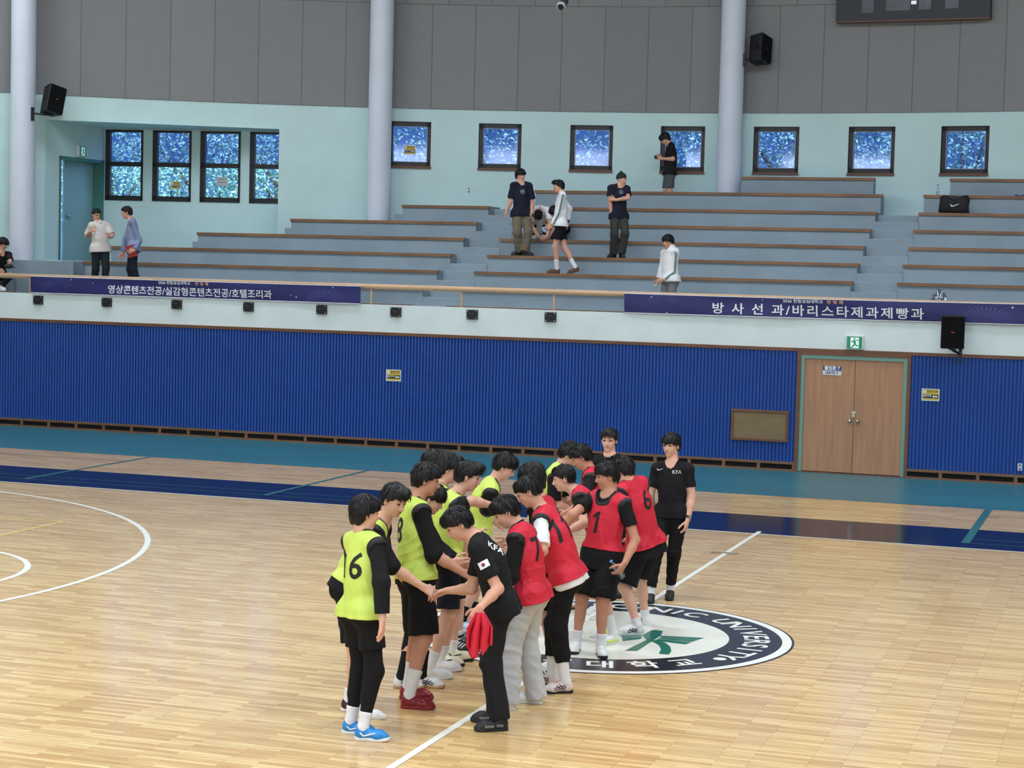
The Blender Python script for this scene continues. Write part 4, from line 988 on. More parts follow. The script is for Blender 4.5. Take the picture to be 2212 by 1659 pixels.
        if sp.get('quiff'): pr.append(ell(hp(0, .075, .10), np.array([.06, .05, .035]) * hs * sp['quiff'], AX3, .03))
        p0 = hp(0, .1, hst[0]); pm = hp(0, -.02, min(hst[0], -.005) if hst[0] < .02 else hst[0] * .25 - .01); p1 = hp(0, -.1, hst[1])
        na = unit(np.cross(hl, pm - p0)); na = na if na @ hu < 0 else -na; nb_ = unit(np.cross(hl, p1 - pm)); nb_ = nb_ if nb_ @ hu < 0 else -nb_
        sd_ = random.Random(key).uniform(0, 6)
        GX = [-.12, -.065, -.04, -.018, .004, .03, .055, .085, .12]; GY = [hst[1] - .012, hst[1] - .008, hst[1], hst[1] * .55, -.010, .012, max(.004, hst[0] - .012), hst[0], hst[0] - .004]
        def hcut(Pg):
            q = Pg - Hc; x = q @ hl; y = q @ hf; z = q @ hu; an = np.arctan2(x, y)
            w = .007 * np.sin(an * 11 + sd_ + x * 60) + .004 * np.sin(an * 29 + 2 * sd_)
            gy = np.interp(y / hs, GX, GY) * hs
            return (gy - z) * .7 + w * .6
        def hcut2(Pg):
            q = Pg - Hc; x = q @ hl; y = q @ hf; z = q @ hu
            an = np.arctan2(x, y + .03) ; s = .0012 * np.sin(an * 26 + z * 45 + sd_ + 2 * np.sin(z * 40)) + .0012 * np.sin(an * 51 - z * 70) + .004 * np.sin(x * 62 + y * 38 + sd_) * np.sin(z * 48 + y * 30) + .0035 * np.sin(y * 88 + x * 70 + sd_ * 2)
            return s
        hh = min(H, .006) if H < .008 else .007
        F, lo, g = field(pr, hh); Pg = gridP(g); F = np.maximum(F + hcut2(Pg), hcut(Pg)); V, Q = surface_nets(F, lo, hh)
        rg = np.random.default_rng(abs(hash(key)) % 1000 if False else sum(map(ord, key)))
        ns = sp.get('tufts', 420 if H < .008 else 160); crown = hp(.01, -.045, .14)
        pk = V[rg.integers(0, len(V), ns)]; pk = pk[(pk - Hc) @ hu > -.055 * hs]; SV, SQ = [], []
        for p in pk:
            rv = p - Hc; r0 = np.linalg.norm(rv); n_ = rv / r0; td = perp(p - crown + rg.normal(0, .018, 3) - hu * .02, n_); wd = np.cross(n_, td)
            L = rg.uniform(.03, .06) * hs; w0 = rg.uniform(.003, .0055); o = len(V) + len(SV); r_ = r0 + rg.uniform(.0003, .0022)
            pe = Hc + (n_ * math.cos(L / r0) + td * math.sin(L / r0)) * r0 - Hc
            if pe @ hu < float(np.interp(pe @ hf / hs, GX, GY)) * hs - .010: continue
            for k_, wq in ((0, .4), (.33, 1), (.7, .8), (1, .1)):
                a_ = L * k_ / r0; c_ = Hc + (n_ * math.cos(a_) + td * math.sin(a_)) * (r_ + .004 * k_ * (1 - k_)); SV += [c_ - wd * w0 * wq, c_ + wd * w0 * wq]
            SQ += [(o, o + 1, o + 3, o + 2), (o + 2, o + 3, o + 5, o + 4), (o + 4, o + 5, o + 7, o + 6)]
        emit('hair', np.concatenate([V, np.array(SV)]), np.concatenate([Q, np.array(SQ)]), sp.get('hairmat', M_hair))
    # ---- clothing
    def torso(inf, hem, loose=0.0, top=True):
        e = hem; w = W_ + 0
        R_ = [cone(P - u * e, Mw, (.150 + loose) * w + inf, (.142 + loose * .6) * w + inf, .04, sq=(fr, 1.22)), cone(Mw, Ms, (.142 + loose * .6) * w + inf, .152 * w + inf, .05, sq=(fr, 1.3)), cone(Ms, P + u * .44 * T / .54, .154 * w + inf, .140 * w + inf, .05, sq=sqs),
              cone(Sh['R'] * .9 + Sh['L'] * .1, Sh['L'] * .9 + Sh['R'] * .1, .058 * w + inf, .058 * w + inf, .05)]
        for s in 'RL':
            R_ += [cone(N + u * .012, Sh[s], .043 * b + inf, .050 * b + inf, .04)]
            if hem > 0: R_ += [cone(Hp[s] - fr * .035 * b, Hp[s] - fr * .035 * b - u * hem, .098 * w + inf, .098 * w + inf + loose, .05), cone(Hp[s], Hp[s] - u * (hem + .04), .114 * w + inf + loose * .8, .114 * w + inf + loose, .05)]
        return R_
    def sleeve(s, inf, fr_, loose=.0):
        if fr_ <= 1: e = Sh[s] + (el[s] - Sh[s]) * fr_; return [cone(Sh[s], e, .056 * W_ + inf, .046 * b + inf + loose, .03, flat=True)]
        e = el[s] + (wr[s] - el[s]) * (fr_ - 1); return [cone(Sh[s], el[s], .056 * W_ + inf, .046 * b + inf + loose * .6, .03), cone(el[s], e, .046 * b + inf + loose * .6, .034 * b + inf + loose, .03, flat=True)]
    def neckcut(Pg, r, drop=.0):
        a = N - u * (.02 + drop) + fs * .02; q = Pg - a; ax = unit(nk - N + fs * .03); tt = np.maximum(q @ ax, 0); return r - np.linalg.norm(q - tt[..., None] * ax, axis=-1)
    def hemcut(Pg, hem): return -(Pg - (P - u * hem)) @ u * 1.0
    K.meshes = {}
    tp = dict(sp['top'])
    if sp.get('bib') and 'hem' not in tp: tp.update(loose=0.0, amp=.003)
    hem = tp.get('hem', .06)
    pr = torso(.010, hem, tp.get('loose', .008))
    for s in 'RL': pr += sleeve(s, .009, tp.get('sl' + s, tp['sl']), tp.get('sloose', .006))
    def cutT(Pg): return np.maximum(neckcut(Pg, .066 * b if not tp.get('high') else .035), -((Pg - (P - u * hem)) @ u))
    o, V, Q, _ = garment(tp.get('name', 'shirt'), pr, tp['m'], cut=cutT, amp=tp.get('amp', .006)); K.meshes['shirt'] = (o, V, Q); so_ = o
    if tp.get('high'): garment('collar', [cone(N - u * .0, N + (nk - N) * .62, .068 * b, .065 * b, flat=True)], tp['m'])
    if tp.get('collar'): garment('collar', [cone(N - u * .005 + fs * .01, N + (nk - N) * .35 + fs * .012, .078 * b, .070 * b, flat=True)], tp['collar'], cut=lambda Pg: neckcut(Pg, .058 * b))
    if tp.get('hood'): garment('hood', [ell(N - fs * .10 - u * .02, np.array([.12, .07, .075]), (ls, fs, u), .03), cone(N + fs * .02 - u * .02, N + u * .05 - fs * .03, .085, .075, .03)], tp['m'], cut=lambda Pg: neckcut(Pg, .06 * b), amp=.004)
    bi = sp.get('bib')
    if bi:
        hb = bi.get('hem', .05); pr = torso(.019, hb, bi.get('loose', .012))
        hole = [cone(Sh[s] - u * .015 + (-1 if s == 'R' else 1) * ls * .014, Sh[s] * .35 + el[s] * .65 + (-1 if s == 'R' else 1) * ls * .05, .072 * b, .082 * b, .01) for s in 'RL']
        h = .0066; F, lo, g = field(pr, h); Pg = gridP(g); F = F + wrinkle(Pg, key + 'bib', .010, .35)
        F9, _, _ = field(torso(.010, hem, tp.get('loose', .008)), h, lo=lo, hi=lo + h * (np.array(F.shape) - 1) - 1e-6)
        if F9.shape == F.shape: F = np.minimum(F, F9 + wrinkle(Pg, key + tp.get('name', 'shirt'), tp.get('amp', .006), .7) - .008)
        else: print('SHAPE', F9.shape, F.shape)
        Fh = np.full(F.shape, 1.0, np.float32)
        for p in hole: Fh = np.minimum(Fh, p[0](Pg))
        nc = neckcut(Pg, bi.get('neck', .082) * b, .02); base = np.maximum(F, -((Pg - (P - u * hb)) @ u)); F2 = np.maximum(np.maximum(base, -Fh), nc)
        V, Q = surface_nets(F2, lo, h); o = emit('bib', V, Q, bi['m']); K.meshes['bib'] = (o, V, Q)
        ed = np.minimum(np.abs(Fh), np.abs(nc)) - .0085; F3 = np.maximum(np.maximum(base - .0045, -(base + .014)), ed)
        F3 = np.maximum(F3, np.maximum(-Fh - .0085, nc - .0085)); V, Q = surface_nets(F3, lo, h); emit('piping', V, Q, INK, o)
    bt = sp['bot']; kind = bt['t']
    def legcone(s, inf, t0, r_end, thigh=.0): 
        sh = unit(ank[s] - kn[s]); bk = perp(-foot[s][1], sh)
        return [cone(kn[s] + sh * .06 * b + bk * .018 * b, kn[s] + sh * .20 * b + bk * .016 * b, .045 * b + inf, .039 * b + inf, .04), cone(Hp[s], kn[s], .092 * W_ + inf + thigh, .062 * b + inf, .04), cone(kn[s], kn[s] + (ank[s] - kn[s]) * t0, .062 * b + inf, r_end, .03, flat=True), cone(kn[s], kn[s], .062 * b + inf, .06 * b + inf, .02)]
    seat = [cone(Hp['R'], Hp['L'], .104 * W_, .104 * W_, .05), cone(P, P + u * .13 * b, .142 * W_ + .006, .138 * W_, .05, sq=(fr, 1.24))]
    for s in 'RL': seat += [cone(Hp[s] - fr * .035 * b, Hp[s] - fr * .04 * b - u * .05, .090 * W_, .088 * W_, .05)]
    wcut = lambda Pg: (Pg - (P + u * .14 * b)) @ u
    if bt.get('under'):
        for s in 'RL': garment('legging', legcone(s, .006, bt['under'], .038 * b), bt.get('um', BLK2))
    if kind == 'shorts':
        pr = list(seat); e = bt.get('len', .86)
        for s in 'RL':
            q = Hp[s] + (kn[s] - Hp[s]) * e; pr.append(cone(Hp[s], q, .108 * W_, .088 * b + bt.get('loose', .012), .035, flat=True))
        o, V, Q, _ = garment('shorts', pr, bt['m'], cut=wcut, amp=.007)
    else:
        pr = list(seat); inf = bt.get('inf', .012)
        for s in 'RL': pr += legcone(s, inf, bt.get('len', .98), bt.get('end', .05), bt.get('thigh', .0))
        o, V, Q, _ = garment(bt.get('name', 'trousers'), pr, bt['m'], cut=wcut, amp=bt.get('amp', .007))
    K.meshes['bot'] = (o, V, Q)
    # ---- socks and shoes
    sk = sp.get('sock')
    for s in 'RL':
        Hh, dd, uu, lf = foot[s]; A = ank[s]
        if sk:
            top = A + (kn[s] - A) * sk.get('h' + s, sk['h']); r_ = .040 + .014 * sk['h'] * 1.6
            so2, V, Q, _ = garment('sock', [cone(A, top, .040 * b, r_ * b, .02, flat=True), cone(top - unit(top - A) * .012, top, (r_ + .002) * b, (r_ + .002) * b, .004, flat=True), cone(A, Hh + dd * .06 * b + uu * .05 * b, .040 * b, .037 * b, .02)], sk['m'], max(.006, H))
            if sk.get('band'): garment('sock_band', [cone(top - unit(top - A) * .05, top - unit(top - A) * .035, (r_ + .003) * b, (r_ + .003) * b, .002, flat=True)], INK, max(.006, H), parent=so2)
        sh = sp['shoe' + s] if 'shoe' + s in sp else sp['shoe']
        if sh.get('none'):
            garment('sock_foot', [cone(Hh + dd * .05 * b + uu * .045 * b, Hh + dd * .18 * b + uu * .03 * b, .040 * b, .036 * b, .02), cone(Hh + dd * .18 * b + uu * .03 * b, Hh + dd * .235 * b + uu * .024 * b, .036 * b, .022 * b, .02), cone(A, Hh + dd * .06 * b + uu * .05 * b, .042 * b, .04 * b, .02)], sk['m'], max(.006, H)); continue
        def loc(P_): q = P_ - Hh; return q @ dd / b, q @ lf / b, q @ uu / b
        def sole_f(P_):
            x, y, z = loc(P_); d2 = np.full(x.shape, 1.0)
            for (x0, y0, r0), (x1, y1, r1) in (((.036, 0, .036), (.10, 0, .034)), ((.10, 0, .034), (.185, 0, .046)), ((.185, 0, .046), (.222, 0, .039))):
                tt = np.clip((x - x0) / (x1 - x0), 0, 1); d2 = np.minimum(d2, np.hypot(x - (x0 + tt * (x1 - x0)), y) - (r0 + (r1 - r0) * tt))
            th = sh.get('th', .026); toe = np.maximum(x - .2, 0) * .14
            return np.maximum(d2, np.abs(z - th / 2 - toe) - th / 2) * b
        lo_, hi_ = Hh - .12 - .2 * np.abs(dd), Hh + .14 + .3 * np.abs(dd) * 1.0
        bb0 = np.minimum(Hh, Hh + dd * .27 * b) - .07; bb1 = np.maximum(Hh, Hh + dd * .27 * b) + .15
        pf = lambda x, y, z: Hh + (dd * x + lf * y + uu * z) * b
        up_ = [cone(pf(.042, 0, .05), pf(.18, 0, .038), .036 * b, .042 * b, .03), cone(pf(.18, 0, .036), pf(.224, 0, .029), .041 * b, .031 * b, .03), cone(pf(.05, 0, .05), pf(.062, 0, .098), .038 * b, .043 * b, .03, flat=True)]
        F, lo, g = field(up_, max(.006, H), lo=bb0, hi=bb1); Pg = gridP(g); q = (Pg - Hh); F = np.maximum(F, .014 * b - q @ uu)
        V, Q = surface_nets(F, lo, max(.006, H)); so3 = emit('shoe', V, Q, sh['m']); K.meshes['shoe' + s] = (so3, V, Q)
        F = sole_f(Pg).astype(np.float32); V, Q = surface_nets(F, lo, max(.006, H)); emit('sole', V, Q, sh['sm'], so3)
        if sh.get('lace'):
            lc = MB()
            for i in range(5): x = .10 + .018 * i; zt = .076 - .008 * i; lc.tube([pf(x, -.02, zt - .006), pf(x + .008, 0, zt + .006), pf(x, .02, zt - .006)], .004 * b, 6)
            obj('laces', lc, sh['lace'], so3)
        if sh.get('mark') and H < .008:
            bv = BVHTree.FromPolygons([tuple(v) for v in K.meshes['shoe' + s][1]], [tuple(q) for q in K.meshes['shoe' + s][2]])
            for sd2 in (-1, 1):
                stt = {'stripes': [((.085 + .028 * i, .03), (.115 + .028 * i, .075)) for i in range(3)], 'cross': [((.075, .03), (.125, .075)), ((.10, .03), (.15, .07)), ((.07, .055), (.17, .032)), ((.075, .07), (.17, .048))], 'tick': [((.05, .062), (.075, .038)), ((.075, .038), (.16, .062))], 'patch': [((.05, .045), (.10, .045)), ((.12, .04), (.19, .04))]}[sh['mark']]
                mk = MB()
                for (x0, zz0), (x1, zz1) in stt:
                    pts = []
                    for tq in np.linspace(0, 1, 5):
                        p = pf(x0 + (x1 - x0) * tq, sd2 * .09, zz0 + (zz1 - zz0) * tq); hit = bv.ray_cast(Vector(p), Vector(-lf * sd2), .12)
                        if hit[0] is not None: pts.append(np.array(hit[0]) + lf * sd2 * .001)
                    if len(pts) > 1: mk.tube(pts, (.0055 if sh['mark'] != 'cross' else .004) * b if sh['mark'] != 'patch' else .011 * b, 6)
                if mk.v: obj('shoe_mark', mk, sh['mm'], so3)
    K.__dict__.update(P=P, N=N, u=u, fr=fr, fs=fs, ls=ls, l=l, Sh=Sh, el=el, wr=wr, hd=hd, kn=kn, ank=ank, Hc=Hc, hp=hp, D0=D0, AX3=AX3, hs=hs)
    return K
def decal(K, which, px, py, VF, size, name, m, roll=0.0, up=None, cell=.012, lift=.003, sx=1.0, away=None):
    """lay printed shapes on a garment: the print follows the cloth"""
    o, V, Q = K.meshes[which]; bv = BVHTree.FromPolygons([tuple(v) for v in V], [tuple(q) for q in Q])
    d = ray(px, py); hit = bv.ray_cast(Vector(EYE), Vector(unit(d)))
    if hit[0] is None: print('DECAL miss', name, px, py); return
    c = np.array(hit[0]); n = np.array(hit[1]); n = n if n @ d < 0 else -n
    up = K.u if up is None else up; v = perp(up, n); uu = np.cross(v, n)
    if roll: uu, v = uu * math.cos(roll) + v * math.sin(roll), v * math.cos(roll) - uu * math.sin(roll)
    bm = bmesh.new(); vs = [bm.verts.new((p[0] * sx * size, p[1] * size, 0)) for p in VF[0]]
    for f in VF[1]:
        try: bm.faces.new([vs[i] for i in f])
        except ValueError: pass
    xs = [v_.co.x for v_ in bm.verts]; ys = [v_.co.y for v_ in bm.verts]
    for ax, a0, a1 in ((0, min(xs), max(xs)), (1, min(ys), max(ys))):
        k = a0 + cell
        while k < a1:
            no = (1, 0, 0) if ax == 0 else (0, 1, 0); co = (k, 0, 0) if ax == 0 else (0, k, 0)
            bmesh.ops.bisect_plane(bm, geom=bm.verts[:] + bm.edges[:] + bm.faces[:], plane_co=co, plane_no=no); k += cell
    bm.verts.ensure_lookup_table(); off = base_of(o); bad = []
    for w in bm.verts:
        p = c + uu * w.co.x + v * w.co.y; h = bv.ray_cast(Vector(p + n * .12), Vector(-n), .3)
        if h[0] is None: bad.append(w)
        else: w.co = Vector(np.array(h[0]) + n * lift - off)
    bmesh.ops.delete(bm, geom=bad, context='VERTS')
    me = bpy.data.meshes.new(name); bm.to_mesh(me); bm.free(); obj(name, me, m, o)
# ================================================================== WHO STANDS WHERE
C_white = mat('shoe_white', (228, 230, 232), .5); C_sole = mat('sole_dark', (30, 30, 32), .7); C_solew = mat('sole_white', (226, 228, 230), .6); C_gum = mat('sole_gum', (176, 138, 92), .6)
C_red = mat('shoe_red', (130, 18, 32), .3, noise=.25, nscale=14); C_blue = mat('shoe_blue', (30, 132, 204), .4, noise=.1, nscale=20); C_blk = mat('shoe_black', (26, 27, 30), .55); C_pink = mat('shoe_pinkgrey', (222, 206, 204), .5, noise=.06, nscale=9)
C_cream = mat('shoe_cream', (226, 224, 200), .5); C_pale = mat('shoe_paleblue', (196, 208, 228), .5); C_neon = mat('neon_yellow', (206, 222, 60), .5); C_brown = mat('slipper_brown', (96, 66, 48), .7)
S_white = cloth('sock_white', (222, 222, 224)); S_black = cloth('sock_black', (20, 20, 22))
LACE = mat('lace_white', (226, 228, 230), .7)
W = lambda **k: dict(m=C_white, sm=C_solew, lace=LACE, **k)
def SHORT(**k): return dict(dict(t='shorts', m=BLK2), **k)
G1, G2 = 'players in yellow bibs', 'players in red bibs'
BY = dict(m=YEL); BR = dict(m=RED)
TEE = dict(m=BLK, sl=.62); LONG = dict(m=BLK, sl=1.85, sloose=.012)
PPL = {}
def put(key, label, **sp): PPL[key] = person(key, label, sp)
# ---- yellow row, front to back
put('Y1', 'person in yellow bib number 16 and bright blue shoes, nearest the camera', phi=52, phis=48, hphi=62, hpit=8, group=G1,
    feet=[(766, 1597, 842, 1602), (746, 1583, 806, 1588)], pel=(781, 1322), neck=(785, 1160), head=(788, 1108), sw=.150, hair=(.035, -.085, 1.06), quiff=None,
    elR=(824, 1258, -1), wrR=(826, 1338, 1), hdR=(822, 1392, 0), pnR=(-1, 0, .3), curlR=.35, elL=(765, 1245, 1), wrL=(800, 1290, 1),
    top=dict(LONG), bib=dict(BY, hem=.035), bot=SHORT(len=.62, under=.93), girth=.84, sock=dict(m=S_white, h=.28), shoe=dict(m=C_blue, sm=C_solew, lace=C_blue, mark='tick', mm=C_white))
put('Y2', 'person in yellow bib bending to shake hands with the bowing man in black', phi=98, hphi=128, hpit=22, group=G1, tone=0,
    feet=[(768, 1548, 836, 1556), (744, 1535, 800, 1540)], pel=(752, 1264), neck=(823, 1137, .0), head=(851, 1080, -.06), bend=.5, hair=(.052, -.06, 1.04), quiff=1.0,
    elR=(850, 1226, 4, -.24), wrR=(912, 1267, 4, -.2), hdR=(950, 1290, 4, -.16), pnR=(.3, -.7, .6), curlR=.5, elL=(835, 1215, 1), wrL=(862, 1240, 0),
    top=dict(m=BLK, sl=1.05, slL=.7), bib=dict(BY, hem=-.02), bot=SHORT(len=.92), sock=dict(m=S_white, h=.2), shoeR=dict(none=1), shoeL=dict(m=mat('shoe_blackred', (60, 20, 24), .5), sm=C_solew))
put('Y3', 'tall person in yellow bib number 8 wearing dark red shoes', phi=68, hphi=82, hpit=12, group=G1, b=1.06,
    feet=[(868, 1529, 938, 1533), (862, 1509, 938, 1513)], pel=(900, 1246), neck=(896, 1090), head=(920, 1036), sw=.15, hair=(.040, -.06, 1.03), tone=2,
    elR=(938, 1198, -1), wrR=(1002, 1238, -1), hdR=(1036, 1252, 0), pnR=(-.2, -.6, .8), curlR=.3, elL=(925, 1190, 1), wrL=(985, 1222, 1), curlL=.3,
    top=dict(m=BLK, sl=1.08, sloose=.022), bib=dict(BY, hem=.01, loose=.018), bot=SHORT(len=.94, loose=.03), sock=dict(m=S_white, h=.46), shoe=dict(m=C_red, sm=C_red, lace=C_red))
put('Y4', 'person in yellow bib with black leggings half hidden behind the player in red shoes', phi=80, hphi=95, hpit=25, group=G1, b=.97,
    feet=[(900, 1484, 956, 1487), (850, 1486, 916, 1489)], pel=(895, 1234), neck=(908, 1116, .1), head=(932, 1077), bend=.4, hair=(.012, -.07, 1.08),
    elR=(950, 1190, 4, .0), wrR=(975, 1215, 4, -.05), hdR=(1006, 1216, 0), elL=(955, 1190, 1), wrL=(985, 1210, 0),
    top=dict(LONG), bib=dict(BY, hem=.0), bot=SHORT(len=.8, under=.45), sock=dict(m=S_black, h=.5), shoe=dict(W(), sm=C_gum, mark='cross', mm=INK))
put('Y5', 'person in yellow bib reaching an arm straight out to the red row', phi=72, hphi=88, hpit=14, group=G1,
    feet=[(922, 1464, 970, 1466), (942, 1447, 990, 1450)], pel=(965, 1212), neck=(978, 1078), head=(1010, 1029), hair=(.045, -.055, 1.04), quiff=1.15, sw=.16,
    elR=(1018, 1082, 4, -.12), wrR=(1064, 1092, 4, .02), hdR=(1082, 1104, 4, .06), elL=(1000, 1150, 1), wrL=(1005, 1210, 0), pnR=(0, -1, 0),
    top=dict(m=BLK, sl=.72), bib=dict(BY, hem=.0), bot=SHORT(m=NAVY), sock=dict(m=S_white, h=.30), shoe=W())
put('Y6', 'person in yellow bib in the middle of the yellow row with thick swept hair', phi=75, hphi=82, hpit=12, group=G1, b=1.02,
    feet=[(950, 1436, 994, 1440), (975, 1425, 1010, 1428)], pel=(972, 1198), neck=(946, 1058), head=(967, 1012), hair=(.040, -.065, 1.1), quiff=1.0,
    elR=(990, 1120, 1), wrR=(1030, 1150, 1), elL=(985, 1120, 1), wrL=(1025, 1160, 1),
    top=dict(TEE), bib=dict(BY), bot=SHORT(), sock=dict(m=S_white, h=.2), shoe=dict(m=C_cream, sm=C_sole, lace=C_cream, mark='tick', mm=INK))
put('Y7', 'person in yellow bib near the back of the yellow row wearing black three striped shoes', phi=80, hphi=80, hpit=10, group=G1, b=1.03,
    feet=[(966, 1404, 1028, 1412, 12), (985, 1398, 1030, 1400)], pel=(962, 1176), neck=(925, 1045), head=(938, 1003), hair=(.040, -.06, 1.06), quiff=1.1,
    elR=(970, 1120, 1), wrR=(1010, 1150, 1), elL=(985, 1110, 1), wrL=(1020, 1150, 1),
    top=dict(TEE), bib=dict(BY), bot=SHORT(), sock=dict(m=S_white, h=.16, band=1), shoe=dict(m=C_blk, sm=C_sole, mark='stripes', mm=C_white, lace=LACE))
put('Y8', 'person in yellow bib and black sleeves bowing, face in profile before the teal floor border', phi=84, hphi=92, hpit=28, group=G1,
    feet=[(990, 1362, 1032, 1367), (1010, 1350, 1050, 1352)], pel=(1032, 1146), neck=(1062, 1046, -.1), head=(1090, 1008), bend=.5, hair=(.026, -.06, 1.08), sw=.15,
    elR=(1046, 1108, 1), wrR=(1066, 1126, 1), hdR=(1084, 1134, 0), elL=(1075, 1100, 1), wrL=(1100, 1120, 0),
    top=dict(m=BLK, sl=.95), bib=dict(BY, hem=.04), bot=SHORT(), sock=dict(m=S_black, h=.35), shoe=dict(m=C_pale, sm=C_solew))
put('Y9', 'person in yellow bib at the far end of the yellow row', phi=95, hphi=100, hpit=30, group=G1,
    feet=[(1185, 1322, 1225, 1324), (1200, 1312, 1235, 1314)], pel=(1176, 1112), neck=(1206, 1015, -.12), head=(1230, 982), bend=.5, hair=(.035, -.06, 1.08),
    elR=(1196, 1085, 4, -.25), wrR=(1232, 1100, 4, -.22), elL=(1215, 1080, 1), wrL=(1240, 1095, 1),
    top=dict(m=BLK, sl=.9, sloose=.02), bib=dict(BY), bot=SHORT(), sock=dict(m=S_white, h=.25), shoe=dict(W(), sm=C_gum, mark='cross', mm=INK))
# ---- red row, front to back
put('R1', 'person in red bib number 7 with pale grey trousers behind the black shirted man', phi=-72, hphi=-92, hpit=34, group=G2, b=.97,
    feet=[(1166, 1520, 1112, 1516), (1118, 1536, 1054, 1522)], pel=(1148, 1282), neck=(1124, 1146, -.02), head=(1093, 1105), bend=.35, hair=(.035, -.06, 1.08), sw=.15,
    elL=(1104, 1245, -1), wrL=(1075, 1285, 0), elR=(1085, 1240, 1), wrR=(1050, 1255, 0), tone=0,
    top=dict(m=BLK, sl=1.9, sloose=.012, high=True), bib=dict(BR, hem=.06, loose=.008), bot=dict(t='long', m=LGR, len=1.12, inf=.018, end=.088, thigh=.0, amp=.007), shoe=dict(m=C_white, sm=C_solew))
put('R2', 'person in red bib with white sleeves and cuffed black trousers, bending forward', phi=-74, hphi=-84, hpit=30, group=G2, tone=1,
    feet=[(1200, 1482, 1150, 1476), (1240, 1496, 1168, 1498)], pel=(1226, 1246), neck=(1174, 1106, 0), head=(1142, 1062), bend=.6, hair=(.045, -.045, 1.02), sw=.155,
    elL=(1172, 1190, -1), wrL=(1140, 1225, 0), elR=(1160, 1190, 1), wrR=(1110, 1210, 0),
    top=dict(m=WHT, sl=.85, sloose=.014, hem=.075), bib=dict(BR, hem=.02, loose=.018), bot=dict(t='long', m=BLK2, len=.62, inf=.016, end=.062, thigh=.0, name='trousers', amp=.008), sock=dict(m=S_white, h=.52), shoe=dict(m=C_pink, sm=C_sole, mark='cross', mm=mat('shoe_mark_brown', (70, 40, 40), .5), lace=LACE))
put('R3', 'person in red bib with round bowl haircut seen from behind', phi=-70, hphi=-58, hpit=18, group=G2,
    feet=[(1215, 1452, 1165, 1452), (1205, 1468, 1160, 1466)], pel=(1200, 1216), neck=(1166, 1084, .0), head=(1150, 1035), bend=.3, hair=(.0, -.095, 1.18), sw=.15,
    elL=(1160, 1160, 1), wrL=(1120, 1180, 0), elR=(1145, 1155, 1), wrR=(1105, 1170, 0),
    top=dict(TEE), bib=dict(BR), bot=SHORT(), sock=dict(m=S_white, h=.25, band=1), shoe=dict(W(), mark='stripes', mm=INK))
put('R4', 'person in red bib with bright multicoloured shoes, leaning left in profile', phi=-82, hphi=-88, hpit=14, group=G2, b=.98, tone=0,
    feet=[(1330, 1366, 1258, 1384), (1346, 1388, 1280, 1398)], pel=(1306, 1172), neck=(1252, 1066, .05), head=(1218, 1033), bend=.6, hair=(.05, -.045, 1.0), sw=.15,
    elL=(1262, 1130, -1), wrL=(1222, 1150, 0), elR=(1240, 1120, 1), wrR=(1195, 1130, 0),
    top=dict(TEE), bib=dict(BR), bot=SHORT(len=.8), sock=dict(m=S_white, h=.42), shoe=dict(m=C_white, sm=C_solew, mark='patch', mm=C_neon))
put('R5', 'person in red bib number 1 holding a water bottle, chest towards the camera', phi=-140, hphi=-98, hpit=10, group=G2, girth=.95, tone=2,
    feet=[(1252, 1398, 1232, 1422), (1288, 1404, 1312, 1434)], pel=(1300, 1196), neck=(1316, 1072), head=(1312, 1028), hair=(.035, -.05, 1.04), sw=.175,
    elR=(1236, 1112, 4, -.1), wrR=(1206, 1150, 4, -.05), hdR=(1196, 1180, 4, 0), elL=(1372, 1166, -1), wrL=(1350, 1216, -1), hdL=(1330, 1246, 0), pnL=(-.75, -.2, .4), curlL=.75,
    top=dict(m=BLK, sl=.62, sloose=.012, hem=.14), bib=dict(BR, hem=-.045, loose=.014, neck=.10), bot=SHORT(len=.96, loose=.03), sock=dict(m=S_white, h=.26), shoe=dict(m=C_white, sm=C_sole, lace=INK))
put('R6', 'person in red bib and black sleeves between the bowing players at the far end', phi=-85, hphi=-85, hpit=28, group=G2, tone=2,
    feet=[(1310, 1326, 1270, 1328), (1320, 1338, 1278, 1340)], pel=(1295, 1120), neck=(1276, 1022, 0), head=(1256, 987), bend=.4, hair=(.035, -.06, 1.0),
    elL=(1262, 1080, -1), wrL=(1230, 1105, 0), elR=(1250, 1080, 1), wrR=(1215, 1100, 0),
    top=dict(m=BLK, sl=.9), bib=dict(BR), bot=SHORT(), sock=dict(m=S_white, h=.4), shoe=dict(W(), mark='cross', mm=INK))
put('R7', 'person in red bib number 6 with back turned, beside the man wearing a watch', phi=-42, hphi=-50, hpit=22, group=G2, girth=.92,
    feet=[(1400, 1352, 1362, 1346), (1386, 1372, 1338, 1372)], pel=(1394, 1176), neck=(1362, 1044, -.05), head=(1347, 1016), bend=.3, hair=(.03, -.06, 1.04), sw=.16,
    elL=(1345, 1110, -1), wrL=(1325, 1150, 0), elR=(1385, 1120, 1), wrR=(1370, 1160, 1),
    top=dict(m=BLK, sl=.62, hem=.11), bib=dict(BR, hem=.015, loose=.02), bot=SHORT(len=.92, loose=.025), sock=dict(m=S_white, h=.17), shoe=dict(W(), mark='cross', mm=INK))
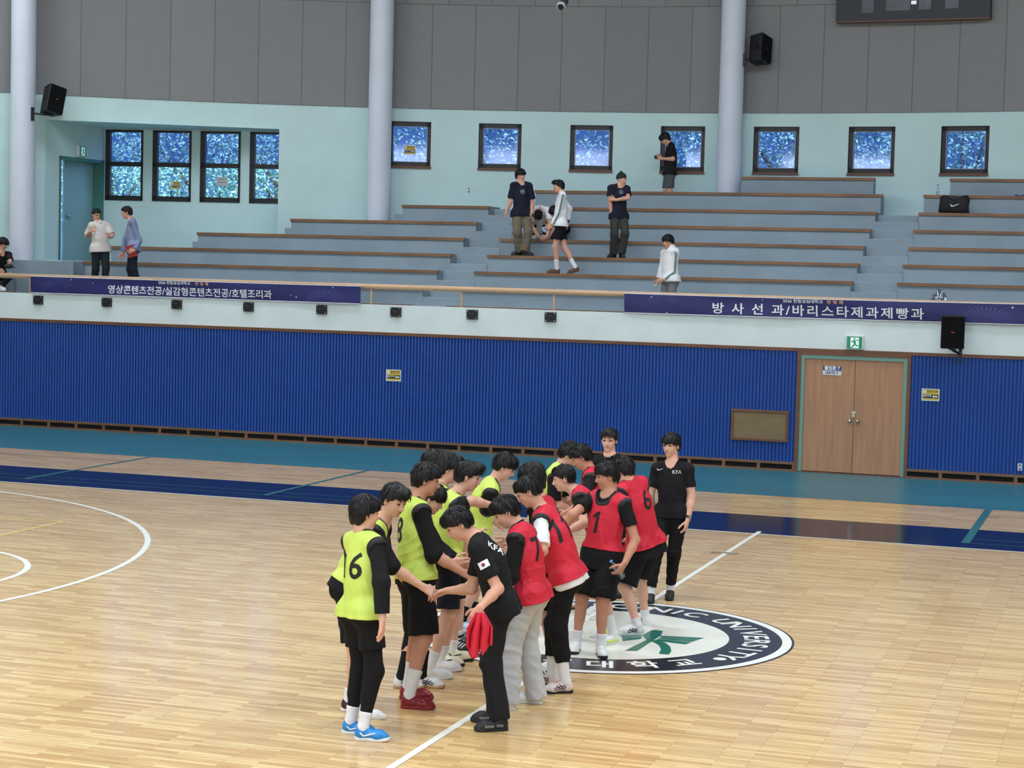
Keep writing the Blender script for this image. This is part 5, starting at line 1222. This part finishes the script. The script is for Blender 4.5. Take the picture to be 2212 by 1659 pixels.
# ---- men in black
put('B1', 'person in black with flag patch on the sleeve, bowing and shaking hands', phi=-84, hphi=-96, hpit=36, tone=1,
    feet=[(1088, 1561, 1018, 1559), (1102, 1577, 1019, 1580)], pel=(1080, 1304), neck=(1032, 1166, -.02), head=(990, 1132), bend=.7, hair=(.038, -.055, 1.08), sw=.165,
    elL=(1076, 1272, -1), wrL=(1038, 1312, -1), hdL=(1022, 1338, 0), pnL=(.3, 0, 1), curlL=.9, elR=(1020, 1272, 4, .16), wrR=(966, 1276, 4, .20), hdR=(928, 1290, 4, .21), pnR=(0, -.8, -.6), curlR=.5,
    top=dict(m=BLK, sl=.72, hem=.10, sloose=.012), bot=dict(t='long', m=cloth('black_trousers', (26, 26, 31)), len=1.02, inf=.016, end=.078), shoe=dict(m=C_blk, sm=C_sole, mark='patch', mm=mat('sole_grey', (110, 108, 104), .7)))
put('B2', 'person in black shirt with white letters and wristwatch, standing upright at the back', phi=-158, hphi=-146, hpit=4, eyesopen=1, tone=0,
    feet=[(1407, 1292, 1402, 1312), (1450, 1284, 1443, 1305)], pel=(1452, 1108), neck=(1453, 1004), head=(1450, 962), hair=(.026, -.06, 1.06), sw=.172,
    elR=(1404, 1072, 0), wrR=(1412, 1118, 1), elL=(1494, 1072, 0), wrL=(1486, 1122, -1), hdL=(1478, 1150, 0), curlL=.5,
    top=dict(m=BLK, sl=.66, hem=.05), bot=dict(t='long', m=BLK2, len=.86, inf=.010, end=.052), sock=dict(m=S_white, h=.3), shoe=dict(m=C_blk, sm=C_sole, lace=C_blk))
put('B3', 'person in black shirt facing the camera behind the red row', phi=-172, hphi=-164, hpit=4, eyesopen=1, girth=1.0, tone=0,
    feet=[(1300, 1280, 1297, 1298), (1335, 1280, 1333, 1298)], pel=(1318, 1096), neck=(1318, 990), head=(1316, 951), hair=(.058, -.05, 1.0), quiff=1.0, sw=.175,
    top=dict(m=BLK, sl=.66, collar=BLK2), bot=dict(t='long', m=BLK2, len=.96, inf=.012, end=.06), shoe=dict(m=C_blk, sm=C_sole))
# ---- prints, patches and things carried on the court
def num(s):
    V, Fc = [], []
    one = ([(-.06, -.36), (.06, -.36), (.10, .36), (.0, .36), (-.17, .20), (-.13, .12), (-.015, .21)], [(0, 1, 2, 3, 6), (3, 4, 5, 6)])
    for i, ch in enumerate(s):
        v, f = one if ch == '1' else text_poly(ch, 1.0, .12, .014); o = len(V); dx = (i - (len(s) - 1) / 2) * .52
        V += [(p[0] + dx, p[1] * (1.1 if ch != '1' else 1)) for p in v]; Fc += [tuple(k + o for k in q) for q in f]
    return V, Fc
decal(PPL['Y1'], 'bib', 752, 1224, num('16'), .24, 'bib_number', INK)
decal(PPL['Y3'], 'bib', 861, 1148, num('8'), .25, 'bib_number', INK)
decal(PPL['Y4'], 'bib', 946, 1150, num('5'), .22, 'bib_number', INK)
decal(PPL['R1'], 'bib', 1160, 1188, num('7'), .24, 'bib_number', INK)
decal(PPL['R2'], 'bib', 1216, 1138, num('11'), .26, 'bib_number', INK)
decal(PPL['R5'], 'bib', 1288, 1128, num('1'), .27, 'bib_number', INK)
decal(PPL['R7'], 'bib', 1397, 1082, num('6'), .24, 'bib_number', INK)
decal(PPL['B2'], 'shirt', 1462, 1020, text_poly('KFA', 1, 0, .0), .055, 'shirt_lettering', M_paper)
decal(PPL['B2'], 'shirt', 1426, 1014, swoosh(), .075, 'shirt_mark', M_bannertext)
decal(PPL['B1'], 'shirt', 1070, 1184, text_poly('KFA', 1, 0, .02), .085, 'shirt_lettering', M_bannertext, roll=-.9)
sq = lambda w, h: ([(-w, -h), (w, -h), (w, h), (-w, h)], [(0, 1, 2, 3)])
disc = lambda r, a0, a1: ([(0, 0)] + [(r * math.cos(rad(a)), r * math.sin(rad(a))) for a in np.linspace(a0, a1, 13)], [(0, i + 1, i + 2) for i in range(12)])
aup = PPL['B1'].Sh['L'] - PPL['B1'].el['L']
decal(PPL['B1'], 'shirt', 1044, 1220, sq(.040, .027), 1, 'flag_patch', M_bannertext, up=aup)
decal(PPL['B1'], 'shirt', 1044, 1220, disc(.0145, 0, 180), 1, 'flag_emblem', mat('flag_red', (190, 40, 50), .7), up=aup, lift=.005)
decal(PPL['B1'], 'shirt', 1044, 1220, disc(.0145, 180, 360), 1, 'flag_emblem', mat('flag_blue', (40, 60, 120), .7), up=aup, lift=.005)
K = PPL['R5']; wv, nv = K.hd['L']; cpt = K.wr['L'] + wv * .085 + nv * .034
axb = unit(np.cross(wv, nv)); axb = axb if axb[2] > 0 else -axb; axb = unit(axb * .4 + UZ * .7 - RH * .45)
bottle(cpt - axb * .10, axb, .20, .030, 'clear water bottle with blue cap held by the player with red bib number 1', cap=(110, 160, 226))
# red cloth in the left hand of the bowing man in black
K = PPL['B1']; hw = K.wr['L'] + K.hd['L'][0] * .07 + K.hd['L'][1] * .02
rc = MB(); nx, nz = 22, 18; vs = []
for j in range(nz + 1):
    t_ = j / nz
    for i in range(nx + 1):
        s_ = i / nx - .5; w_ = .035 + .06 * min(1, t_ * 2.2)
        x = s_ * w_ * 2; ln = .36 * (.75 + .25 * math.cos(s_ * 5 + 1)) + (.05 if s_ > .1 else -.03)
        fold = .030 * math.sin(s_ * 17 + t_ * 2) * min(1, t_ * 3)
        vs.append(hw + RH * (x + .03) + AH * (fold - .035) - UZ * (t_ * ln - .03))
rc.add(vs, [(j * (nx + 1) + i, j * (nx + 1) + i + 1, (j + 1) * (nx + 1) + i + 1, (j + 1) * (nx + 1) + i) for j in range(nz) for i in range(nx)])
o = obj('folded_bib', rc, RED, None, True); tag(o, 'spare red bib hanging from the hand of the bowing man in black', 'bib'); md = o.modifiers.new('thickness', 'SOLIDIFY'); md.thickness = .012
# wristwatch of the man at the back right
K = PPL['B2']; a = K.wr['L']; ax = unit(K.wr['L'] - K.el['L'])
wt = obj('wristwatch', MB().tube([a - ax * .012 - ax * .025, a + ax * .012 - ax * .025], .036, 18), M_black, K.root)
fdir = perp(-AH + RH * .3, ax); c = a - ax * .025 + fdir * .037
for v in (): pass
obj('watch_face', MB().tube([c, c + fdir * .008], .017, 16), mat('watch_grey', (120, 124, 120), .3), wt)
for v in wt.data.vertices: pass
# ---- people in the stands
def sput(key, label, **sp): put(key, label, **dict(dict(h=.0095, dec=.5), **sp))
def fl(px, y, z, deg, L=.26, dx=0):    # foot on a tread: pixel column, distance of the tread, facing
    x = at_y(px, 560, y)[0] + dx; P = np.array([x, y, z]); d = face_dir(deg) * L
    def pr(Q):
        c = RM @ (Q - EYE); return c[0] / c[2] * F_PX + IW / 2, c[1] / c[2] * F_PX + IH / 2
    a, b = pr(P - d / 2), pr(P + d / 2); return (a[0], a[1], b[0], b[1])
S2c = cloth('ivory_polo', (214, 208, 200)); JK = cloth('blazer_blue', (128, 140, 172)); OLV = cloth('cargo_tan', (112, 102, 86)); OL2 = cloth('cargo_dark', (56, 58, 54))
SNK = dict(m=C_blk, sm=C_sole); SN2 = dict(m=C_white, sm=C_solew)
zt = lambda i: TZ[i] - .003
sput('S2', 'person in ivory polo shirt and glasses gesturing with both hands in the stands', phi=150, hphi=140, hpit=12, glasses=1, z=zt(0), tone=1, girth=.98,
    feet=[fl(203, 34.05, zt(0), 170), fl(230, 34.0, zt(0), 140)], pel=(217, 537), neck=(214, 482), head=(208, 464), hair=(.06, -.05, .98),
    elR=(188, 510, 4, .0), wrR=(196, 500, 4, -.22), hdR=(206, 493, 4, -.3), elL=(243, 508, 4, 0), wrL=(238, 514, 4, -.2), hdL=(234, 506, 4, -.3),
    top=dict(m=S2c, sl=.9, sloose=.02, hem=.08, loose=.02, collar=S2c), bot=dict(t='long', m=cloth('trousers_dark', (30, 36, 40)), end=.07, inf=.012), shoe=SNK)
sput('S3', 'person in light blue blazer holding a red folder on the left of the stands', phi=-105, hphi=-95, hpit=10, z=zt(0), tone=1, b=1.03,
    feet=[fl(283, 34.05, zt(0), -100), fl(296, 34.0, zt(0), -110)], pel=(288, 534), neck=(285, 477), head=(274, 459), hair=(.055, -.05, 1.0),
    elR=(272, 515, 1), wrR=(266, 545, 0), elL=(300, 520, -1), wrL=(290, 541, -1), hdL=(282, 543, 0),
    top=dict(m=JK, sl=1.92, sloose=.014, hem=.10, loose=.02, name='blazer', collar=WHT), bot=dict(t='long', m=cloth('trousers_navy', (28, 32, 44)), end=.068, inf=.01), shoe=SNK)
sput('S4', 'person in navy T-shirt and tan cargo trousers walking on the stands', phi=165, hphi=140, hpit=6, z=zt(3), tone=1,
    feet=[fl(1116, 36.02, zt(3), -120), fl(1140, 36.0, zt(3), 120)], pel=(1127, 462), neck=(1126, 396), head=(1124, 379), hair=(.024, -.075, 1.12), sw=.172,
    elR=(1103, 436, 0), wrR=(1094, 456, 0), elL=(1150, 438, 0), wrL=(1148, 460, -1),
    top=dict(m=NAVY, sl=.8, sloose=.025, hem=.06, loose=.04), bot=dict(t='long', m=OLV, end=.095, inf=.022, thigh=.01, len=.99), shoe=SNK)
sput('S5', 'person with white sleeves crouching to reach the tread behind the walker in tan trousers', phi=178, hphi=180, hpit=70, z=zt(4), noface=1,
    feet=[fl(1152, 36.75, zt(4), 190), fl(1176, 36.75, zt(4), 170)], pel=(1165, 492, .22), neck=(1166, 450, -.1), head=(1163, 466, -.15), bend=.6, hair=(.03, -.11, 1.0), kneedirR=195, kneedirL=165,
    elR=(1147, 487, 4, -.2), wrR=(1164, 512, 4, -.36), hdR=(1170, 516, 4, -.4), elL=(1188, 482, 4, -.2), wrL=(1181, 512, 4, -.36), hdL=(1175, 516, 4, -.4),
    top=dict(m=WHT, sl=.8, sloose=.015), bot=dict(t='long', m=BLK2, end=.06), shoe=SN2)
sput('S5b', 'dark haired person crouching half hidden behind the walker in white hoodie', phi=200, hphi=215, hpit=45, z=zt(4),
    feet=[fl(1200, 36.95, zt(4), 190), fl(1212, 36.95, zt(4), 170)], pel=(1210, 494, .15), neck=(1205, 462, -.1), head=(1197, 458, -.1), bend=.5, hair=(.02, -.08, 1.05),
    elR=(1200, 485, 4, -.15), wrR=(1190, 505, 4, -.25), elL=(1225, 485, 4, -.1), wrL=(1215, 505, 4, -.25), top=dict(m=BLK, sl=.8), bot=dict(t='long', m=BLK2, end=.06), shoe=SNK)
sput('S6', 'person in white striped sweatshirt, black shorts and brown slippers walking on the stands', phi=-95, hphi=-98, hpit=10, z=zt(2), b=1.0, tone=1,
    feet=[fl(1240, 35.3, zt(2), -88) + (18,), fl(1196, 35.22, zt(2), -95)], pel=(1210, 486), neck=(1214, 418), head=(1207, 403), hair=(.06, -.05, 1.02), quiff=1.1, sw=.16,
    elL=(1207, 460, -1), wrL=(1193, 489, -1), hdL=(1185, 492, 0), elR=(1229, 452, 1), wrR=(1224, 478, 0),
    top=dict(m=WHT, sl=1.9, sloose=.02, hem=.04, loose=.02), bot=SHORT(len=.66), sock=dict(m=S_white, h=.42), shoe=dict(m=C_brown, sm=C_brown))
sput('S7', 'person in navy T-shirt and dark beanie standing with one arm across the body', phi=160, hphi=125, hpit=4, beanie=1, z=zt(3), tone=1,
    feet=[fl(1321, 36.0, zt(3), -140), fl(1344, 35.98, zt(3), 165)], pel=(1337, 468), neck=(1337, 402), head=(1343, 388), sw=.18,
    elR=(1318, 432, 0), wrR=(1320, 462, 0), hdR=(1324, 472, 0), elL=(1357, 428, -1), wrL=(1330, 432, -1), hdL=(1322, 430, 0), pnL=(0, 0, 1),
    top=dict(m=NAVY, sl=.7, sloose=.02, hem=.05, loose=.015), bot=dict(t='long', m=OL2, end=.09, inf=.02, len=.99), shoe=SNK)
sput('S8', 'person in black T-shirt looking at a phone before the window by the right column', phi=-92, hphi=-95, hpit=38, z=4.66, tone=1, girth=.98,
    feet=[fl(1438, 39.8, 4.66, -90), fl(1448, 39.75, 4.66, -95)], pel=(1446, 374), neck=(1449, 313), head=(1437, 300), bend=.3, hair=(.024, -.075, 1.12), sw=.16,
    elL=(1454, 344, -1), wrL=(1432, 343, 0), hdL=(1422, 341, 0), pnL=(0, .2, 1), curlL=.7, elR=(1445, 345, 1), wrR=(1428, 342, 0), hdR=(1418, 340, 0),
    top=dict(m=BLK, sl=.8, sloose=.02, hem=.04, loose=.025), bot=SHORT(m=cloth('grey_shorts', (82, 88, 90)), len=.8), sock=dict(m=S_black, h=.7), shoe=SNK)
sput('S9', 'person in white hooded jacket standing behind the rail near the right banner', phi=-125, hphi=-135, hpit=4, z=2.33, eyesopen=1, tone=1,
    feet=[fl(1437, 33.3, 2.33, -120), fl(1455, 33.3, 2.33, -130)], pel=(1447, 605), neck=(1447, 540), head=(1443, 523), hair=(.024, -.075, 1.12), sw=.165,
    elL=(1456, 588, -1), wrL=(1432, 606, -1), hdL=(1422, 608, 0), elR=(1430, 585, 1), wrR=(1424, 604, 0), hdR=(1418, 612, 0),
    top=dict(m=WHT, sl=1.92, sloose=.022, hem=.04, loose=.03, hood=1), bot=dict(t='long', m=cloth('trousers_grey', (120, 122, 128)), end=.08), shoe=SN2)
sput('S1', 'person in black seated at the left edge of the stands holding a dark cap', phi=140, hphi=95, hpit=25, z=zt(0), noface=0, tone=1,
    feet=[fl(-22, 33.78, zt(0), 150), fl(6, 33.75, zt(0), 140)], pel=(-4, 594, .42), neck=(3, 546, .25), head=(6, 527, -.02), hair=(.024, -.075, 1.12), bend=.3, sw=.18,
    kneedirR=150, kneedirL=140, elL=(22, 565, 4, .05), wrL=(20, 570, 4, -.25), elR=(-22, 575, 4, .2), wrR=(-6, 585, 4, -.05),
    top=dict(m=BLK, sl=.85, sloose=.02), bot=dict(t='long', m=BLK2, end=.06), shoe=SN2)
ringd = ([(math.cos(a) * r, math.sin(a) * r) for r in (.045, .034) for a in np.linspace(0, 2 * PI, 25)[:-1]], [(i, (i + 1) % 24, 24 + (i + 1) % 24, 24 + i) for i in range(24)])
PR = mat('print_grey', (150, 156, 164), .7)
for k, x, y in (('S4', 1129, 414), ('S7', 1342, 415)):
    decal(PPL[k], 'shirt', x, y, ringd, 1, 'chest_print', PR); decal(PPL[k], 'shirt', x, y, sq(.018, .012), 1, 'chest_print', PR)
STR = mat('stripe_greenblue', (110, 134, 128), .7)
def arm_stripe(k, s):
    K = PPL[k]; o, V, Q = K.meshes['shirt']; bv = BVHTree.FromPolygons([tuple(v) for v in V], [tuple(q) for q in Q]); mb = MB(); dv = unit(-AH + RH * .1)
    pts = [K.N * .35 + K.Sh[s] * .65] + [K.Sh[s] + (K.el[s] - K.Sh[s]) * t for t in np.linspace(.1, 1, 7)] + [K.el[s] + (K.wr[s] - K.el[s]) * t for t in np.linspace(.15, .85, 6)]
    L = []
    for p in pts:
        h = bv.ray_cast(Vector(p + dv * .2), Vector(-dv), .4)
        if h[0] is not None: L.append(np.array(h[0]) + dv * .004)
    for a, b_ in zip(L[:-1], L[1:]):
        d = perp(np.cross(b_ - a, dv), dv) * .022; mb.quad(a - d, b_ - d, b_ + d, a + d)
    obj('sleeve_stripe', mb, STR, o)
arm_stripe('S6', 'L'); arm_stripe('S9', 'L')
# things held in the stands
def slab(name, K, s, size, m, label, cat, off=.08, tilt=0):
    w, n = K.hd[s]; c = K.wr[s] + w * off + n * .025; a = unit(np.cross(w, n))
    mb = MB().obox(c - w * size[0] / 2 - a * size[1] / 2, w * size[0], a * size[1], n * size[2]); return tag(obj(name, mb, m, None, bevel=.002), label, cat)
slab('phone', PPL['S8'], 'L', (.15, .075, .010), M_black, 'dark phone held by the person at the square window', 'phone', .11)
slab('paper_sheet', PPL['S6'], 'L', (.13, .10, .006), mat('paper_blue', (150, 170, 214), .5), 'small pale blue packet held by the walker in white sweatshirt', 'packet', .13)
slab('folder', PPL['S3'], 'L', (.20, .24, .02), mat('folder_red', (150, 30, 34), .5), 'red folder held by the person in the blue blazer', 'folder', .06)
slab('paper_roll', PPL['S9'], 'R', (.14, .06, .03), M_paper, 'white packet held by the person in the white hooded jacket', 'packet', .08)
K = PPL['S1']; w, n = K.hd['L']; c = K.wr['L'] + w * .12 - UZ * .03
cp = MB().sphere((c[0], c[1], c[2]), (.10, .09, .05), 18, 10).sphere((c[0] + .10, c[1] - .03, c[2] - .02), (.08, .06, .012), 14, 6)
tag(obj('cap', cp, M_black, None, True), 'dark cap in the hand of the seated man at the far left', 'cap')
